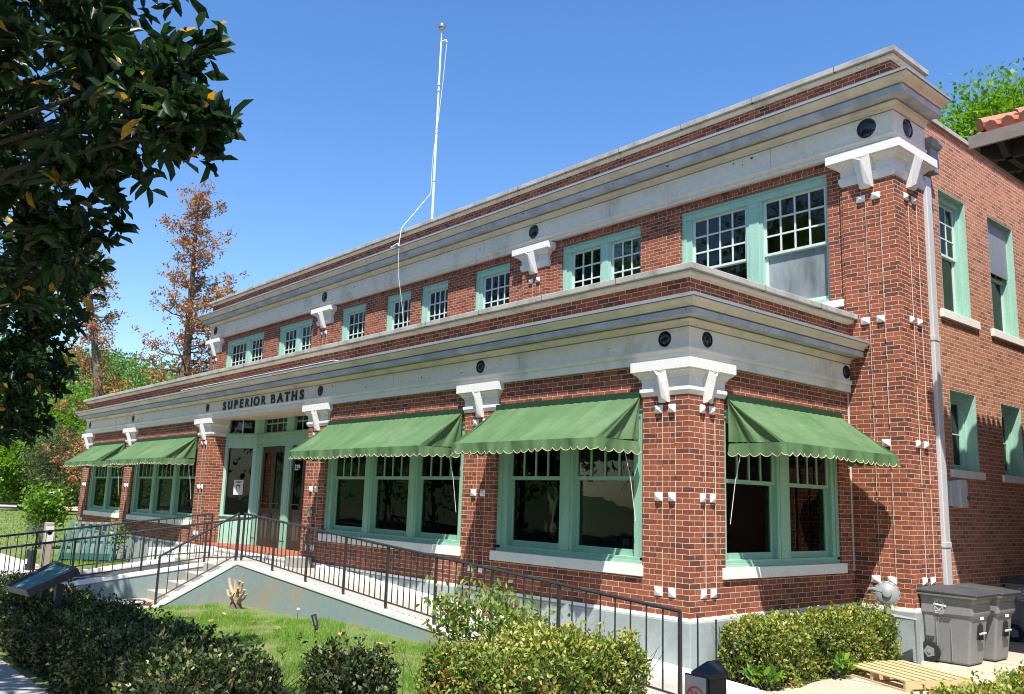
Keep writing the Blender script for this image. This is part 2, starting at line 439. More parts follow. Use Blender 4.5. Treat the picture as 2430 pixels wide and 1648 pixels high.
def mesh_obj(name, me, mat, parent=None):
    if mat is not None:
        me.materials.append(M[mat] if isinstance(mat, str) else mat)
    o = bpy.data.objects.new(name, me)
    COL.objects.link(o)
    if parent:
        o.parent = parent
    return o

def build(name, mb, mat, parent=None, smooth=False, bevel=0, loc=None):
    off = root_loc(parent) if parent else Vector(loc or (0, 0, 0))
    me = bpy.data.meshes.new(name)
    me.from_pydata([(x - off.x, y - off.y, z - off.z) for x, y, z in mb.v], [], mb.f)
    me.update()
    import bmesh
    bm = bmesh.new(); bm.from_mesh(me); bmesh.ops.recalc_face_normals(bm, faces=bm.faces); bm.to_mesh(me); bm.free()
    if smooth:
        for p in me.polygons:
            p.use_smooth = True
        me.set_sharp_from_angle(angle=R(22))
    o = mesh_obj(name, me, mat, parent)
    if loc and not parent:
        o.location = loc
    if bevel:
        b = o.modifiers.new('edge', 'BEVEL'); b.width = bevel; b.segments = 2; b.limit_method = 'ANGLE'; b.angle_limit = R(35)
    return o

def tag(o, label, cat, group=None):
    o['label'] = label; o['category'] = cat
    if group: o['group'] = group
    return o

def thing(name, label, cat, loc=(0, 0, 0), group=None, rz=0):
    o = bpy.data.objects.new(name, None)
    COL.objects.link(o)
    o.location = loc; o.rotation_euler.z = rz
    o.empty_display_size = .2
    return tag(o, label, cat, group)

def struct(name, mb, mat, kind='structure'):
    o = build(name, mb, mat)
    o['kind'] = kind
    return o

def bxo(name, parent, mat, *a, fr=WORLD, bevel=0):
    return build(name, MB().box(*a, fr=fr), mat, parent, bevel=bevel)

def text_mesh(name, txt, size, mat, parent, origin, xdir, ydir, depth=.01, bold=0.0, align='CENTER', xs=1.0):
    cu = bpy.data.curves.new('txt', 'FONT')
    cu.body = txt; cu.size = size; cu.extrude = depth / 2; cu.align_x = align; cu.align_y = 'BOTTOM_BASELINE'; cu.offset = bold
    tmp = bpy.data.objects.new('tmp', cu); COL.objects.link(tmp)
    dg = bpy.context.evaluated_depsgraph_get()
    me = bpy.data.meshes.new_from_object(tmp.evaluated_get(dg))
    bpy.data.objects.remove(tmp)
    X = Vector(xdir).normalized() * xs; Y = Vector(ydir).normalized(); Zv = Vector(xdir).normalized().cross(Y)
    off = root_loc(parent) if parent else Vector((0, 0, 0))
    o3 = Vector(origin) - off
    Mx = Matrix(((X.x, Y.x, Zv.x, o3.x), (X.y, Y.y, Zv.y, o3.y), (X.z, Y.z, Zv.z, o3.z), (0, 0, 0, 1)))
    me.transform(Mx)
    me.materials.clear()
    return mesh_obj(name, me, mat, parent)

def wall(mb, u0, u1, z0, z1, d0, d1, openings, fr):
    """solid wall between d0 and d1 with rectangular openings (ua, ub, za, zb)"""
    us = sorted({u0, u1, *[o[0] for o in openings], *[o[1] for o in openings]})
    for a, b in zip(us, us[1:]):
        cut = sorted([(o[2], o[3]) for o in openings if o[0] <= a + 1e-6 and o[1] >= b - 1e-6])
        z = z0
        for za, zb in cut:
            if za > z: mb.box(a, b, d0, d1, z, za, fr=fr)
            z = zb
        if z < z1: mb.box(a, b, d0, d1, z, z1, fr=fr)

# ------------------------------------------------------------------ the bath house
G = -0.76                      # ground level; z = 0 is the top of the plinth
B = thing('brick_bathhouse', 'two storey red brick building with cream cornices, mint windows and a low front wing', 'building', (0, 0, -0.7))
LF = Fr('F', 0.0)              # lower front wall plane
LS = Fr('S', 0.0)              # lower side wall plane
UF = Fr('F', 4.1)              # upper front pilaster plane
TS = Fr('S', 0.885)            # tall corner pilaster side
SW = Fr('S', 0.75)             # side wall of the tall block
XL, XU = -26.8, -26.43

PIL = [(-0.77, 0.0), (-4.67, -3.835), (-10.17, -9.34), (-16.27, -15.47), (-22.24, -21.42), (-26.8, -25.98)]
BAYS = [(-3.835, -0.77), (-9.34, -4.67), (-21.42, -16.27), (-25.98, -22.24)]
SILL, HEAD, TOPB = 0.59, 2.68, 3.23

# plinth, brick walls -------------------------------------------------
mb = MB()
mb.box(XL - .03, .03, -4.05, .03, -1.0, -.05, fr=LF)
build('plinth', mb, 'plinth', B, bevel=.012)
mb = MB()
mb.box(XL - .02, .02, -4.07, .02, -.05, 0.0, fr=LF)
build('plinth_band', mb, 'cap', B, bevel=.006)
mb = MB()
mb.box(.031, .915, 4.07, 5.13, -1.0, -.05)
mb.box(.031, .93, 5.13, 22, -1.0, -.05) if False else None
build('plinth', mb, 'plinth', B, bevel=.012)
bxo('plinth_band', B, 'cap', .031, .905, 4.08, 5.12, -.05, 0)

for a, b in BAYS:
    mb = MB()
    mb.box(a, b, -.28, -.006, 0, SILL - .14, fr=LF)
    build('wall_below_window', mb, 'brick', B)
    build('wall_above_window', MB().box(a, b, -.28, -.03, HEAD, TOPB, fr=LF), 'brick', B)
mb = MB()
wall(mb, .75, 4.13, 0, TOPB, -.28, -.03, [(.75, 3.76, SILL - .001, HEAD)], LS)
mb.box(.75, 3.76, -.0301, -.006, 0, SILL - .14, fr=LS)
mb.box(3.76, 4.13, -.0301, -.012, 0, SILL - .14, fr=LS)
build('porch_side_wall', mb, 'brick', B)
bxo('inner_corner_joint', B, 'joint', -.0299, -.012, 4.092, 4.121, .46, TOPB)
bxo('porch_side_wall', B, 'brick', XL, XL + .28, .82, 4.1, 0, TOPB)

# upper front wall with window openings
UW = [(-3.42, -.31, 4.78, 7.04), (-6.77, -4.44, 4.6, 7.04), (-9.91, -8.55, 4.6, 7.04), (-12.26, -11.02, 4.6, 7.04), (-13.99, -12.74, 4.6, 7.04),
      (-16.51, -15.1, 4.6, 7.04), (-20.78, -18.36, 4.6, 7.04), (-25.17, -21.89, 4.6, 7.04)]
mb = MB()
wall(mb, XU + .01, .02, 3.9, 7.215, -.33, -.07, UW, UF)
build('upper_front_wall', mb, 'brick', B)
# a row of soldier headers above the upper windows
mb = MB()
mb.box(XU + .02, .02, -.07, -.062, 7.045, 7.135, fr=UF)
build('header_course', mb, 'brick_head', B)
# side walls of the tall block
SWIN = [(6.0, 7.12, 4.79, 6.98), (8.12, 9.36, 4.77, 7.0), (11.0, 12.2, 4.78, 7.0), (6.03, 7.08, 2.1, 3.45), (8.2, 9.16, 2.1, 3.42), (11.0, 12.0, 2.1, 3.42)]
mb = MB()
wall(mb, 5.1, 24, -1.0, 8.15, -.3, 0, SWIN, SW)
build('side_wall', mb, 'brick_side', B)
mb = MB()
mb.box(5.1, 24, -.32, .05, 8.15, 8.21, fr=SW)
mb.box(5.1, 24, -.30, .03, 8.21, 8.25, fr=SW)
build('side_coping', mb, 'stone', B)
bxo('side_wall', B, 'brick_side', XU, XU + .3, 4.44, 24, 3.9, 8.15)
bxo('back_wall', B, 'brick_side', XU, .45, 24, 24.3, -1, 8.15)
# roofs, floors, inner walls
bxo('lower_roof', B, 'roofing', XL + .3, -.05, .1, 4.15, 4.1, 4.2)
bxo('upper_roof', B, 'roofing', XU + .1, .6, 4.3, 24, 8.2, 8.35)
mb = MB(); mb.box(XL + .3, -.3, .3, 6.2, .0, .02); mb.box(XU + .3, .44, 4.45, 9, 4.3, 4.4)
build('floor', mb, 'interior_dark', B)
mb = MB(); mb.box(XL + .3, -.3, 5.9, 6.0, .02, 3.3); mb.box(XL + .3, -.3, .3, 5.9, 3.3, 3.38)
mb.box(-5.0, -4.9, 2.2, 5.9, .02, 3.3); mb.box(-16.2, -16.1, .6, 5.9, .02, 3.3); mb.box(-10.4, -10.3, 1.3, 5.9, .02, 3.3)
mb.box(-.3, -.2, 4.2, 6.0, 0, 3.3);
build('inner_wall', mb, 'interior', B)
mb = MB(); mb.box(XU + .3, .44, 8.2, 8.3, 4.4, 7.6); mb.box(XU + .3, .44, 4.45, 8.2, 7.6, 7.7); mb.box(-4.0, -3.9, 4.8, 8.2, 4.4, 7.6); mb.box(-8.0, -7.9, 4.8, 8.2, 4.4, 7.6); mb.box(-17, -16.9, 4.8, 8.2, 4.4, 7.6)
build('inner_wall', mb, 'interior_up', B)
for k_, (x_, y_, w_, h_) in enumerate(((-2.6, 5.85, .9, 2.1), (-7.2, 5.85, .9, 2.1), (-20.2, 5.85, .9, 2.1), (-24.6, 5.85, .8, 2.1))):
    bxo('inner_door', B, 'shelf', x_, x_ + w_, y_, y_ + .04, .03, h_)
for x_ in (-3.6, -6.4, -8.8, -18.4, -23.2):
    bxo('inner_cabinet', B, 'blackpost', x_, x_ + .7, 3.2, 3.6, .03, 1.9)

# pilasters -----------------------------------------------------------
SECT = (0, .274, .442, .568, .716, 1.0)
def strips(fr, a, b, lines, studs_z, zlo, zhi, ztop, parent, z0=0.0, flip=False, cut=.022):
    """raised brick strips, recessed strips between them, white joints and studs"""
    w = b - a
    sec = [a + t * w for t in SECT] if not flip else [b - t * w for t in reversed(SECT)]
    mb = MB()
    mb.box(a, b, -cut, 0, z0, zlo - .05, fr=fr)
    mb.box(a, b, -cut, 0, zhi + .05, ztop, fr=fr)
    for i in (0, 2, 4):
        mb.box(sec[i], sec[i + 1], -cut, 0, zlo - .05, zhi + .05, fr=fr)
    build('face_strip', mb, 'brick', parent)
    mb = MB()
    for i in (1, 3):
        for zc in studs_z:
            u0, u1 = sec[i] - .002, sec[i + 1] + .002
            z0_, z1_ = zc - .054, zc + .054
            um, d = (u0 + u1) / 2, .045
            s_ = MB()
            q = [fr.p(u0, -cut, z0_), fr.p(u1, -cut, z0_), fr.p(u1, -cut, z1_), fr.p(u0, -cut, z1_)]
            q2 = [fr.p(u0, .004, z0_), fr.p(u1, .004, z0_), fr.p(u1, .004, z1_), fr.p(u0, .004, z1_)]
            s_.add(q + q2 + [fr.p(um, d, zc)], [(0, 1, 5, 4), (1, 2, 6, 5), (2, 3, 7, 6), (3, 0, 4, 7), (4, 5, 8), (5, 6, 8), (6, 7, 8), (7, 4, 8)])
            build('stud', s_, 'stud', parent)
        zz = zlo + .05
        while zz < zhi - .06:
            z2 = min(zz + .25 + .5 * rng.random(), zhi - .05)
            wj = .003 + .004 * rng.random()
            mb.box(sec[i + 1] - wj, sec[i + 1] + .0012, -.005, .0012 + .0015 * rng.random(), zz, z2 - (.09 if rng.random() < .4 else 0), fr=fr)
            zz = z2
    build('pale_joint', mb, 'joint', parent)

CAPL = [(0.0, 2.795), (.012, 2.80), (.024, 2.83), (.034, 2.85), (.034, 2.895), (.012, 2.90), (.012, 3.005), (.024, 3.01), (.024, 3.03), (.04, 3.035), (.05, 3.06), (.075, 3.085), (.10, 3.10), (.10, 3.118), (.122, 3.119), (.122, 3.252), (0, 3.253)]
CAPU = [(0.0, 6.66), (.012, 6.665), (.03, 6.70), (.042, 6.735), (.042, 6.80), (.014, 6.805), (.014, 6.92), (.03, 6.925), (.03, 6.945), (.055, 6.955), (.075, 6.985), (.12, 7.01), (.155, 7.02), (.155, 7.038), (.186, 7.04), (.186, 7.182), (0, 7.183)]
def console(fr, uc, z0, z1, dt, db, wt, wb, parent):
    """tapered keystone with a ridged front"""
    s_ = MB()
    def ring(z, w, d, ridge, dz):
        return [fr.p(uc - w / 2, -.05, z), fr.p(uc - w / 2, d - ridge, z), fr.p(uc - w / 2 * .08, d, z + dz), fr.p(uc + w / 2 * .08, d, z + dz), fr.p(uc + w / 2, d - ridge, z), fr.p(uc + w / 2, -.05, z)]
    a, b = ring(z1, wt, dt, .045, -.07), ring(z0, wb, db, .04, .06)
    s_.add(a + b, [(i, (i + 1) % 6, 6 + (i + 1) % 6, 6 + i) for i in range(6)] + [(0, 1, 2, 3, 4, 5), (6, 7, 8, 9, 10, 11)])
    return build('keystone', s_, 'white', parent)

for k, (a, b) in enumerate(PIL):
    mb = MB()
    dep = .75 if k == 0 else (.42 if k in (2, 3) else .30 if k < 5 else .8)
    mb.box(a, b - (.022 if k == 0 else 0), -dep + (.001 if k == 0 else 0), -.022, 0, 2.80, fr=LF)
    P = build('pilaster', mb, 'brick', B)
    strips(LF, a, b, None, (.283, 1.475, 2.62), .283, 2.62, 2.8, P)
    if k == 0:
        strips(LS, .0221, .75, None, (.283, 1.475, 2.62), .283, 2.62, 2.8, P, flip=True, cut=.0219)
        s_ = MB().stack(-.77, 0.0, .75, CAPL, fr=LF)
        # wrap: the stack also overhangs towards +Y behind the corner
        s2 = MB().stack(-.77, 0.0, .75 + .0, CAPL, fr=LF)
        cap_vs = []
        s_ = MB()
        for o, z in CAPL:
            cap_vs += [(-.77 - o, .75 + o, z), (-.77 - o, -o, z), (o, -o, z), (o, .75 + o, z)]
        s_.add(cap_vs, [(i * 4 + j, i * 4 + (j + 1) % 4, i * 4 + 4 + (j + 1) % 4, i * 4 + 4 + j) for i in range(len(CAPL) - 1) for j in range(4)] + [(0, 1, 2, 3), tuple(range(len(cap_vs) - 4, len(cap_vs)))])
        build('capital', s_, 'white', P, bevel=.003)
        console(LF, -.385, 2.70, 3.118, .165, .085, .20, .15, P)
        console(LS, .372, 2.70, 3.118, .165, .085, .20, .15, P)
    else:
        build('capital', MB().stack(a, b, .03 if k not in (2, 3, 5) else dep + .02, CAPL, fr=LF), 'white', P, bevel=.003)
        console(LF, (a + b) / 2, 2.70, 3.118, .165, .085, .20, .15, P)
    if k == 5:
        pass

UPIL = [(-.002, .885), (-8.01, -7.15), (-17.84, -16.98), (-26.43, -25.57)]
for k, (a, b) in enumerate(UPIL):
    mb = MB()
    if k == 0:
        mb.box(-.05, .863, 4.122, 5.099, 0, 6.665)
        P = build('tall_pilaster', mb, 'brick', B)
        strips(UF, 0.0, .885, None, (.372, 2.415, 4.36, 6.39), .372, 6.39, 6.665, P)
        strips(TS, 4.1221, 5.1, None, (.372, 2.415, 4.36, 6.39), .372, 6.39, 6.665, P, flip=True, cut=.0219)
        s_ = MB(); vs = []
        for o, z in CAPU:
            vs += [(0 - o, 5.1 + o, z), (0 - o, 4.1 - o, z), (.885 + o, 4.1 - o, z), (.885 + o, 5.1 + o, z)]
        s_.add(vs, [(i * 4 + j, i * 4 + (j + 1) % 4, i * 4 + 4 + (j + 1) % 4, i * 4 + 4 + j) for i in range(len(CAPU) - 1) for j in range(4)] + [(0, 1, 2, 3), tuple(range(len(vs) - 4, len(vs)))])
        build('capital', s_, 'white', P, bevel=.004)
        console(UF, .44, 6.54, 7.038, .235, .12, .28, .20, P)
        console(TS, 4.6, 6.54, 7.038, .235, .12, .28, .20, P)
    else:
        mb.box(a, b, -.3, -.022, 3.95, 6.665, fr=UF)
        P = build('upper_pilaster', mb, 'brick', B)
        strips(UF, a, b, None, (6.39,), 4.2, 6.39, 6.665, P, z0=3.95)
        build('capital', MB().stack(a, b, .08 if k < 3 else .6, CAPU, fr=UF), 'white', P, bevel=.004)
        console(UF, (a + b) / 2, 6.54, 7.038, .235, .12, .28, .20, P)

# entablatures, parapets and copings ---------------------------------
def path_low(o):
    return [(XL - o, 4.12), (XL - o, -o), (o, -o), (o, 4.098)]
def path_up(o):
    return [(XU - o, 9.0), (XU - o, 4.1 - o), (.885 + o, 4.1 - o), (.885 + o, 5.16)]
def curve(o0, z0, o1, z1, n=5, kind='cyma'):
    out = []
    for i in range(n + 1):
        t = i / n
        if kind == 'cove':
            out.append((o0 + (o1 - o0) * (1 - math.cos(t * math.pi / 2)), z0 + (z1 - z0) * math.sin(t * math.pi / 2)))
        elif kind == 'ovolo':
            out.append((o0 + (o1 - o0) * math.sin(t * math.pi / 2), z0 + (z1 - z0) * (1 - math.cos(t * math.pi / 2))))
        else:
            s = t - math.sin(2 * math.pi * t) / (2 * math.pi) * .8
            out.append((o0 + (o1 - o0) * s, z0 + (z1 - z0) * t))
    return out
BK = -.35
def band(name, prof, mat, path, parent=None, smooth=True):
    return build(name, MB().sweep([(BK, prof[0][1])] + prof + [(BK, prof[-1][1])], path), mat, parent or B, smooth=smooth)
E = band('lower_entablature', [(.03, 3.232), (.03, 3.345), (.045, 3.345), (.05, 3.365), (.06, 3.385), (.06, 3.405), (.022, 3.405), (.022, 3.672)], 'entab', path_low)
band('bed_mould', [(.034, 3.684), (.04, 3.694)] + curve(.042, 3.696, .085, 3.752, 4, 'cove') + [(.105, 3.754), (.105, 3.766)], 'crown', path_low, E)
band('corona', [(.262, 3.779), (.262, 3.858)], 'corona', path_low, E)
band('crown_mould', [(.275, 3.876), (.275, 3.886)] + curve(.278, 3.888, .352, 3.965, 6) + [(.36, 3.966), (.36, 3.971)], 'crown', path_low, E)
band('gutter_edge', [(.371, 3.979), (.371, 4.022), (.36, 4.026), (.03, 4.045)], 'flash', path_low, E, False)
band('parapet', [(.03, 4.02), (.03, 4.325)], 'brick', path_low, None, False)
band('coping_bed', [(.035, 4.325), (.04, 4.335)] + curve(.045, 4.337, .125, 4.38, 4, 'ovolo') + [(.125, 4.392)], 'stone_under', path_low)
band('coping', [(.19, 4.40), (.19, 4.47), (.184, 4.478)], 'stone', path_low)

E2 = band('upper_entablature', [(.03, 7.215), (.03, 7.275), (.05, 7.275), (.05, 7.30), (.07, 7.31), (.085, 7.33), (.085, 7.35), (.055, 7.35), (.055, 7.72)], 'entab', path_up)
band('bed_mould', [(.072, 7.736), (.08, 7.75)] + curve(.082, 7.752, .13, 7.82, 4, 'cove') + [(.155, 7.822), (.155, 7.842)], 'crown', path_up, E2)
band('corona', [(.352, 7.862), (.352, 7.968)], 'corona', path_up, E2)
band('crown_mould', [(.37, 7.99), (.37, 8.002)] + curve(.372, 8.004, .485, 8.085, 6) + [(.495, 8.086), (.495, 8.092)], 'crown', path_up, E2)
band('gutter_edge', [(.512, 8.102), (.512, 8.145), (.50, 8.15), (.06, 8.175)], 'flash', path_up, E2, False)
band('parapet', [(.06, 8.14), (.06, 8.582)], 'brick', path_up, None, False)
band('coping_bed', [(.062, 8.582), (.07, 8.592)] + curve(.075, 8.595, .125, 8.64, 4, 'ovolo') + [(.125, 8.655)], 'stone_under', path_up)
band('coping', [(.18, 8.667), (.18, 8.747), (.172, 8.755)], 'stone', path_up)
# joints between coping stones and cornice lengths
mb = MB()
for x in np.arange(-25.6, 0, 1.53):
    mb.box(x, x + .009, .1, .1915, 4.392, 4.4795, fr=LF)
for y in (1.5, 3.0):
    mb.box(y, y + .009, .1, .1915, 4.392, 4.4795, fr=LS)
for x in np.arange(-25.9, .7, 1.62):
    mb.box(x, x + .01, .1, .1815, 8.655, 8.7565, fr=UF)
build('coping_joint', mb, 'dark_iron', B)
for x in (-3.3, -6.9, -12.9, -19.2, -23.6, -1.05):
    bxo('seam', B, 'stone', x, x + .006, 0, .0235, 3.41, 3.672, fr=LF)
for x in (-1.3, -9.4, -13.6, -21.6, -5.2):
    bxo('seam', B, 'stone', x, x + .007, 0, .0565, 7.35, 7.72, fr=UF)
# tin patch lying on the lower crown
bxo('loose_flashing', B, 'cap', -16.9, -8.6, .2, .375, 4.046, 4.06, fr=LF)

flr = np.random.default_rng(11)
mb = MB()
for _ in range(70):
    up_ = flr.random() < .6
    fr_, d_ = (UF, .0555) if up_ else (LF, .0225)
    u_ = -26 + 26.5 * flr.random(); z_ = (7.40 + .3 * flr.random()) if up_ else (3.45 + .2 * flr.random())
    if flr.random() < .35: d_, z_ = (.3525, 7.88 + .07 * flr.random()) if up_ else (.2625, 3.79 + .05 * flr.random())
    w_, h_ = .012 + .03 * flr.random() ** 2, .008 + .03 * flr.random() ** 2
    k_ = 6; r_ = [.6 + .6 * flr.random() for _ in range(k_)]
    mb.add([fr_.p(u_ + w_ * r_[i] * math.cos(i * 6.283 / k_), d_, z_ + h_ * r_[i] * math.sin(i * 6.283 / k_)) for i in range(k_)], [tuple(range(k_))])
build('paint_chips', mb, 'grime', B)['kind'] = 'stuff'
# roundels
def roundel(fr, uc, zc, r, d):
    c = Vector(fr.p(uc, d, zc)); n = Vector(fr.p(uc, d + 1, zc)) - c
    o = build('roundel', MB().lathe(c, n, [(r, -.02), (r, .004), (r * .93, .022), (r * .86, .022), (r * .80, .006), (r * .78, .004), (r * .6, .022), (r * .3, .034), (.001, .037)], 28), 'bullseye', B, smooth=True)
    build('ring', MB().lathe(c, n, [(r * 1.13, -.01), (r * 1.13, .003), (r * 1.0, .006), (r * 1.0, -.01)], 28), 'white', o, smooth=True)
for u in (-.37, -4.27, -9.70, -15.78, -21.75, -26.38):
    roundel(LF, u, 3.545, .108, .022)
roundel(LS, .355, 3.545, .108, .022); roundel(LS, 3.97, 3.545, .108, .022)
for u in (.49, -7.58, -17.41, -26.0):
    roundel(UF, u, 7.545, .166, .055)
roundel(TS, 4.52, 7.545, .166, .055)

# building name: separate raised letters
def letters(txt, x0, x1, z0, h):
    adv = {'I': .42, ' ': .42, 'B': .96, 'A': 1.02, 'T': .9, 'H': 1.0, 'S': .92, 'U': .98, 'P': .92, 'E': .86, 'R': .96, 'O': 1.06}
    tot = sum(adv[c] for c in txt); x = x0
    for c in txt:
        w = adv[c] / tot * (x1 - x0)
        if c != ' ':
            o = text_mesh('letter', c, h / .71, 'black', B, (x + w / 2, -.032, z0), (1, 0, 0), (0, 0, 1), .016, .003 if c in 'BR' else .0105, xs=1.42 if c == 'B' else 1.32)
        x += w
letters('SUPERIOR BATHS', -14.86, -10.36, 3.425, .205)

# ------------------------------------------------------------------ windows and doors
class FrA(Fr):
    def __init__(s, o, ud):
        s.o = Vector(o); s.ud = Vector(ud).normalized(); s.nd = s.ud.cross(Vector((0, 0, 1)))
    def p(s, u, d, z):
        q = s.o + s.ud * u + s.nd * d
        return (q.x, q.y, z)

def window(fr, u0, u1, z0, z1, sashes, d, zmeet, cols, rows, frame_mat, sash_mat, glass_mat, sill=None, lower_glass=None, top=None, fb=.07, mun=.022):
    """sashes: list of (ua, ub); zmeet: height of the meeting rail; the upper sash has cols x rows panes"""
    mb = MB()
    edges = [u0] + [x for s_ in sashes for x in s_] + [u1]
    ztop = top or z1 - .13
    for i in range(0, len(edges), 2):
        a, b = edges[i], edges[i + 1]
        mb.box(a, b, d - .16, d, z0, z1, fr=fr)
        if 0 < i < len(edges) - 2:
            mb.box(a + (b - a) * .2, b - (b - a) * .2, d, d + .012, z0 + fb, ztop, fr=fr)
        elif i == 0:
            mb.box(a, a + (b - a) * .45, d, d + .02, z0, z1, fr=fr)
        else:
            mb.box(b - (b - a) * .45, b, d, d + .02, z0, z1, fr=fr)
    mb.box(u0, u1, d - .16, d + .018, ztop, z1, fr=fr)
    mb.box(u0 + .005, u1 - .005, d + .018, d + .04, z1 - .05, z1 - .004, fr=fr)
    mb.box(u0, u1, d - .16, d + .02, z0, z0 + fb, fr=fr)
    mb.box(u0 + .01, u1 - .01, d + .02, d + .03, z0 + .001, z0 + fb * .55, fr=fr)
    Wn = build('window', mb, frame_mat, B, bevel=.003)
    for a, b in sashes:
        s_ = MB()
        du, dl = d - .045, d - .085
        # upper sash
        zm = zmeet if zmeet else z0 + fb
        st = .05
        s_.box(a, a + st, du - .04, du, zm, ztop, fr=fr); s_.box(b - st, b, du - .04, du, zm, ztop, fr=fr)
        s_.box(a + st, b - st, du - .04, du, ztop - st, ztop, fr=fr); s_.box(a + st, b - st, du - .04, du, zm, zm + .045, fr=fr)
        ga, gb, gz0, gz1 = a + st, b - st, zm + .045, ztop - st
        for i in range(1, cols):
            x = ga + (gb - ga) * i / cols
            s_.box(x - mun / 2, x + mun / 2, du - .03, du - .004, gz0, gz1, fr=fr)
        for j in range(1, rows):
            z = gz0 + (gz1 - gz0) * j / rows
            s_.box(ga, gb, du - .031, du - .005, z - mun / 2, z + mun / 2, fr=fr)
        build('upper_sash', s_, sash_mat, Wn)
        bxo('pane', Wn, glass_mat, ga - .01, gb + .01, du - .024, du - .019, gz0 - .01, gz1 + .01, fr=fr)
        if zmeet:
            s_ = MB()
            zb = z0 + fb
            s_.box(a, a + st, dl - .04, dl, zb, zm + .03, fr=fr); s_.box(b - st, b, dl - .04, dl, zb, zm + .03, fr=fr)
            s_.box(a + st, b - st, dl - .04, dl, zb, zb + .085, fr=fr); s_.box(a + st, b - st, dl - .04, dl, zm - .01, zm + .03, fr=fr)
            build('lower_sash', s_, sash_mat if frame_mat != 'mint_shade' else 'mint_shade', Wn)
            bxo('pane', Wn, lower_glass(a) if lower_glass else glass_mat, a + st - .01, b - st + .01, dl - .024, dl - .019, zb + .075, zm, fr=fr)
    if sill:
        bxo('sill', Wn, 'sill', sill[0], sill[1], d - .15, sill[4], sill[2], sill[3], fr=fr, bevel=.006)
    return Wn

def even(a, b, n, side, mull):
    w = (b - a - 2 * side - (n - 1) * mull) / n
    return [(a + side + i * (w + mull), a + side + i * (w + mull) + w) for i in range(n)]

# porch windows
for (a, b), n in zip(BAYS, (2, 3, 3, 2)):
    window(LF, a, b, SILL, HEAD, even(a, b, n, .20 if n == 3 else .22, .27), -.085, 1.70, 4 if n == 2 else 4, 1, 'mint_shade', 'sash_low', 'glass',
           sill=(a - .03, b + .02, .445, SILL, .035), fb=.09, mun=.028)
window(LS, .752, 3.76, SILL, HEAD, [(.90, 2.12), (2.44, 3.6)], -.085, 1.70, 4, 1, 'mint_shade', 'sash_low', 'glass', sill=(.68, 3.80, .445, SILL, .035), fb=.09, mun=.028)
# upper front windows
up = [((-3.42, -.31), [(-3.20, -1.97), (-1.62, -.385)], 4, 3), ((-6.77, -4.44), [(-6.52, -5.63), (-5.34, -4.49)], 3, 3), ((-9.91, -8.55), [(-9.67, -8.58)], 4, 3),
      ((-12.26, -11.02), [(-12.03, -11.05)], 4, 3), ((-13.99, -12.74), [(-13.77, -12.77)], 4, 3), ((-16.51, -15.1), [(-16.26, -15.13)], 4, 3),
      ((-20.78, -18.36), [(-20.5, -19.6), (-19.28, -18.42)], 3, 3), ((-25.17, -21.89), [(-24.86, -23.52), (-23.13, -21.95)], 4, 3)]
for i, ((a, b), ss, c_, r_) in enumerate(up):
    window(UF, a, b, 4.78 if i == 0 else 4.6, 7.04, ss, -.15, 5.83, c_, r_, 'mint', 'sash', 'glass_up', top=6.87,
           sill=(a - .05, b + .26, 4.66, 4.78, -.02) if i == 0 else None, mun=.032,
           lower_glass=(lambda a_: 'glass_blind' if a_ > -2 else 'glass_up') if i == 0 else None)
# side windows
for i, (a, b, z0, z1) in enumerate(SWIN):
    if i < 3:
        w_ = window(SW, a, b, z0, z1, [(a + .1, b - .1)], -.13, 5.88, 3, 3, 'mint', 'sash', 'glass_up', sill=(a - .16, b + .26, z0 - .14, z0, .05))
        if i == 1:
            bxo('metal_panel', w_, 'zinc', a + .02, b - .1, -.128, -.10, 5.95, 6.95, fr=SW)
    else:
        window(SW, a, b, z0, z1, [(a + .08, b - .08)], -.2, None, 2, 2, 'mint', 'mint', 'glass_up', sill=(a - .14, b + .14, z0 - .13, z0, .04))
    # painted reveal boards
    mb = MB(); dd = -.12 if i < 3 else -.19
    mb.box(b - .02, b + .0005, dd, -.004, z0, z1, fr=SW)
    mb.box(a - .0005, a + .02, dd, -.004, z0, z1, fr=SW)
    mb.box(a + .021, b - .021, dd, -.004, z1 - .02, z1 + .0005, fr=SW)
    build('reveal', mb, 'mint', B)

# entrance ------------------------------------------------------------
bxo('soffit', B, 'crown', -15.47, -10.17, .351, 1.05, 3.236, 3.3)
bxo('threshold', B, 'brickstep', -15.45, -10.19, .03, 1.2, -.12, .06, bevel=.008)
DY = .9
DF = Fr('F', DY)
mb = MB()
posts = [(-14.62, -14.28), (-13.02, -12.63), (-11.33, -10.98)]
for a, b in posts:
    mb.box(a, b, -.14, 0, .06, 3.3, fr=DF)
    mb.box(a + .07, b - .07, 0, .015, .25, 2.5, fr=DF)
mb.box(-14.62, -10.98, -.13, .012, 2.56, 2.80, fr=DF)
mb.box(-14.64, -10.96, -.1, .05, 2.80, 2.86, fr=DF)
mb.box(-14.63, -10.97, -.1, .03, 2.86, 2.885, fr=DF)
mb.box(-14.62, -10.98, -.1, .02, 2.53, 2.56, fr=DF)
EN = build('entrance_frame', mb, 'mint_shade', B, bevel=.003)
# transoms
for a, b in ((-14.28, -13.02), (-12.63, -11.33)):
    mb = MB()
    for i in range(5):
        x = a + (b - a) * i / 4
        mb.box(x - .014, x + .014, -.09, -.06, 2.886, 3.3, fr=DF)
    mb.box(a, b, -.091, -.061, 3.10, 3.13, fr=DF)
    build('transom_bars', mb, 'sash_low', EN)
    bxo('pane', EN, 'glass', a, b, -.08, -.076, 2.886, 3.3, fr=DF)
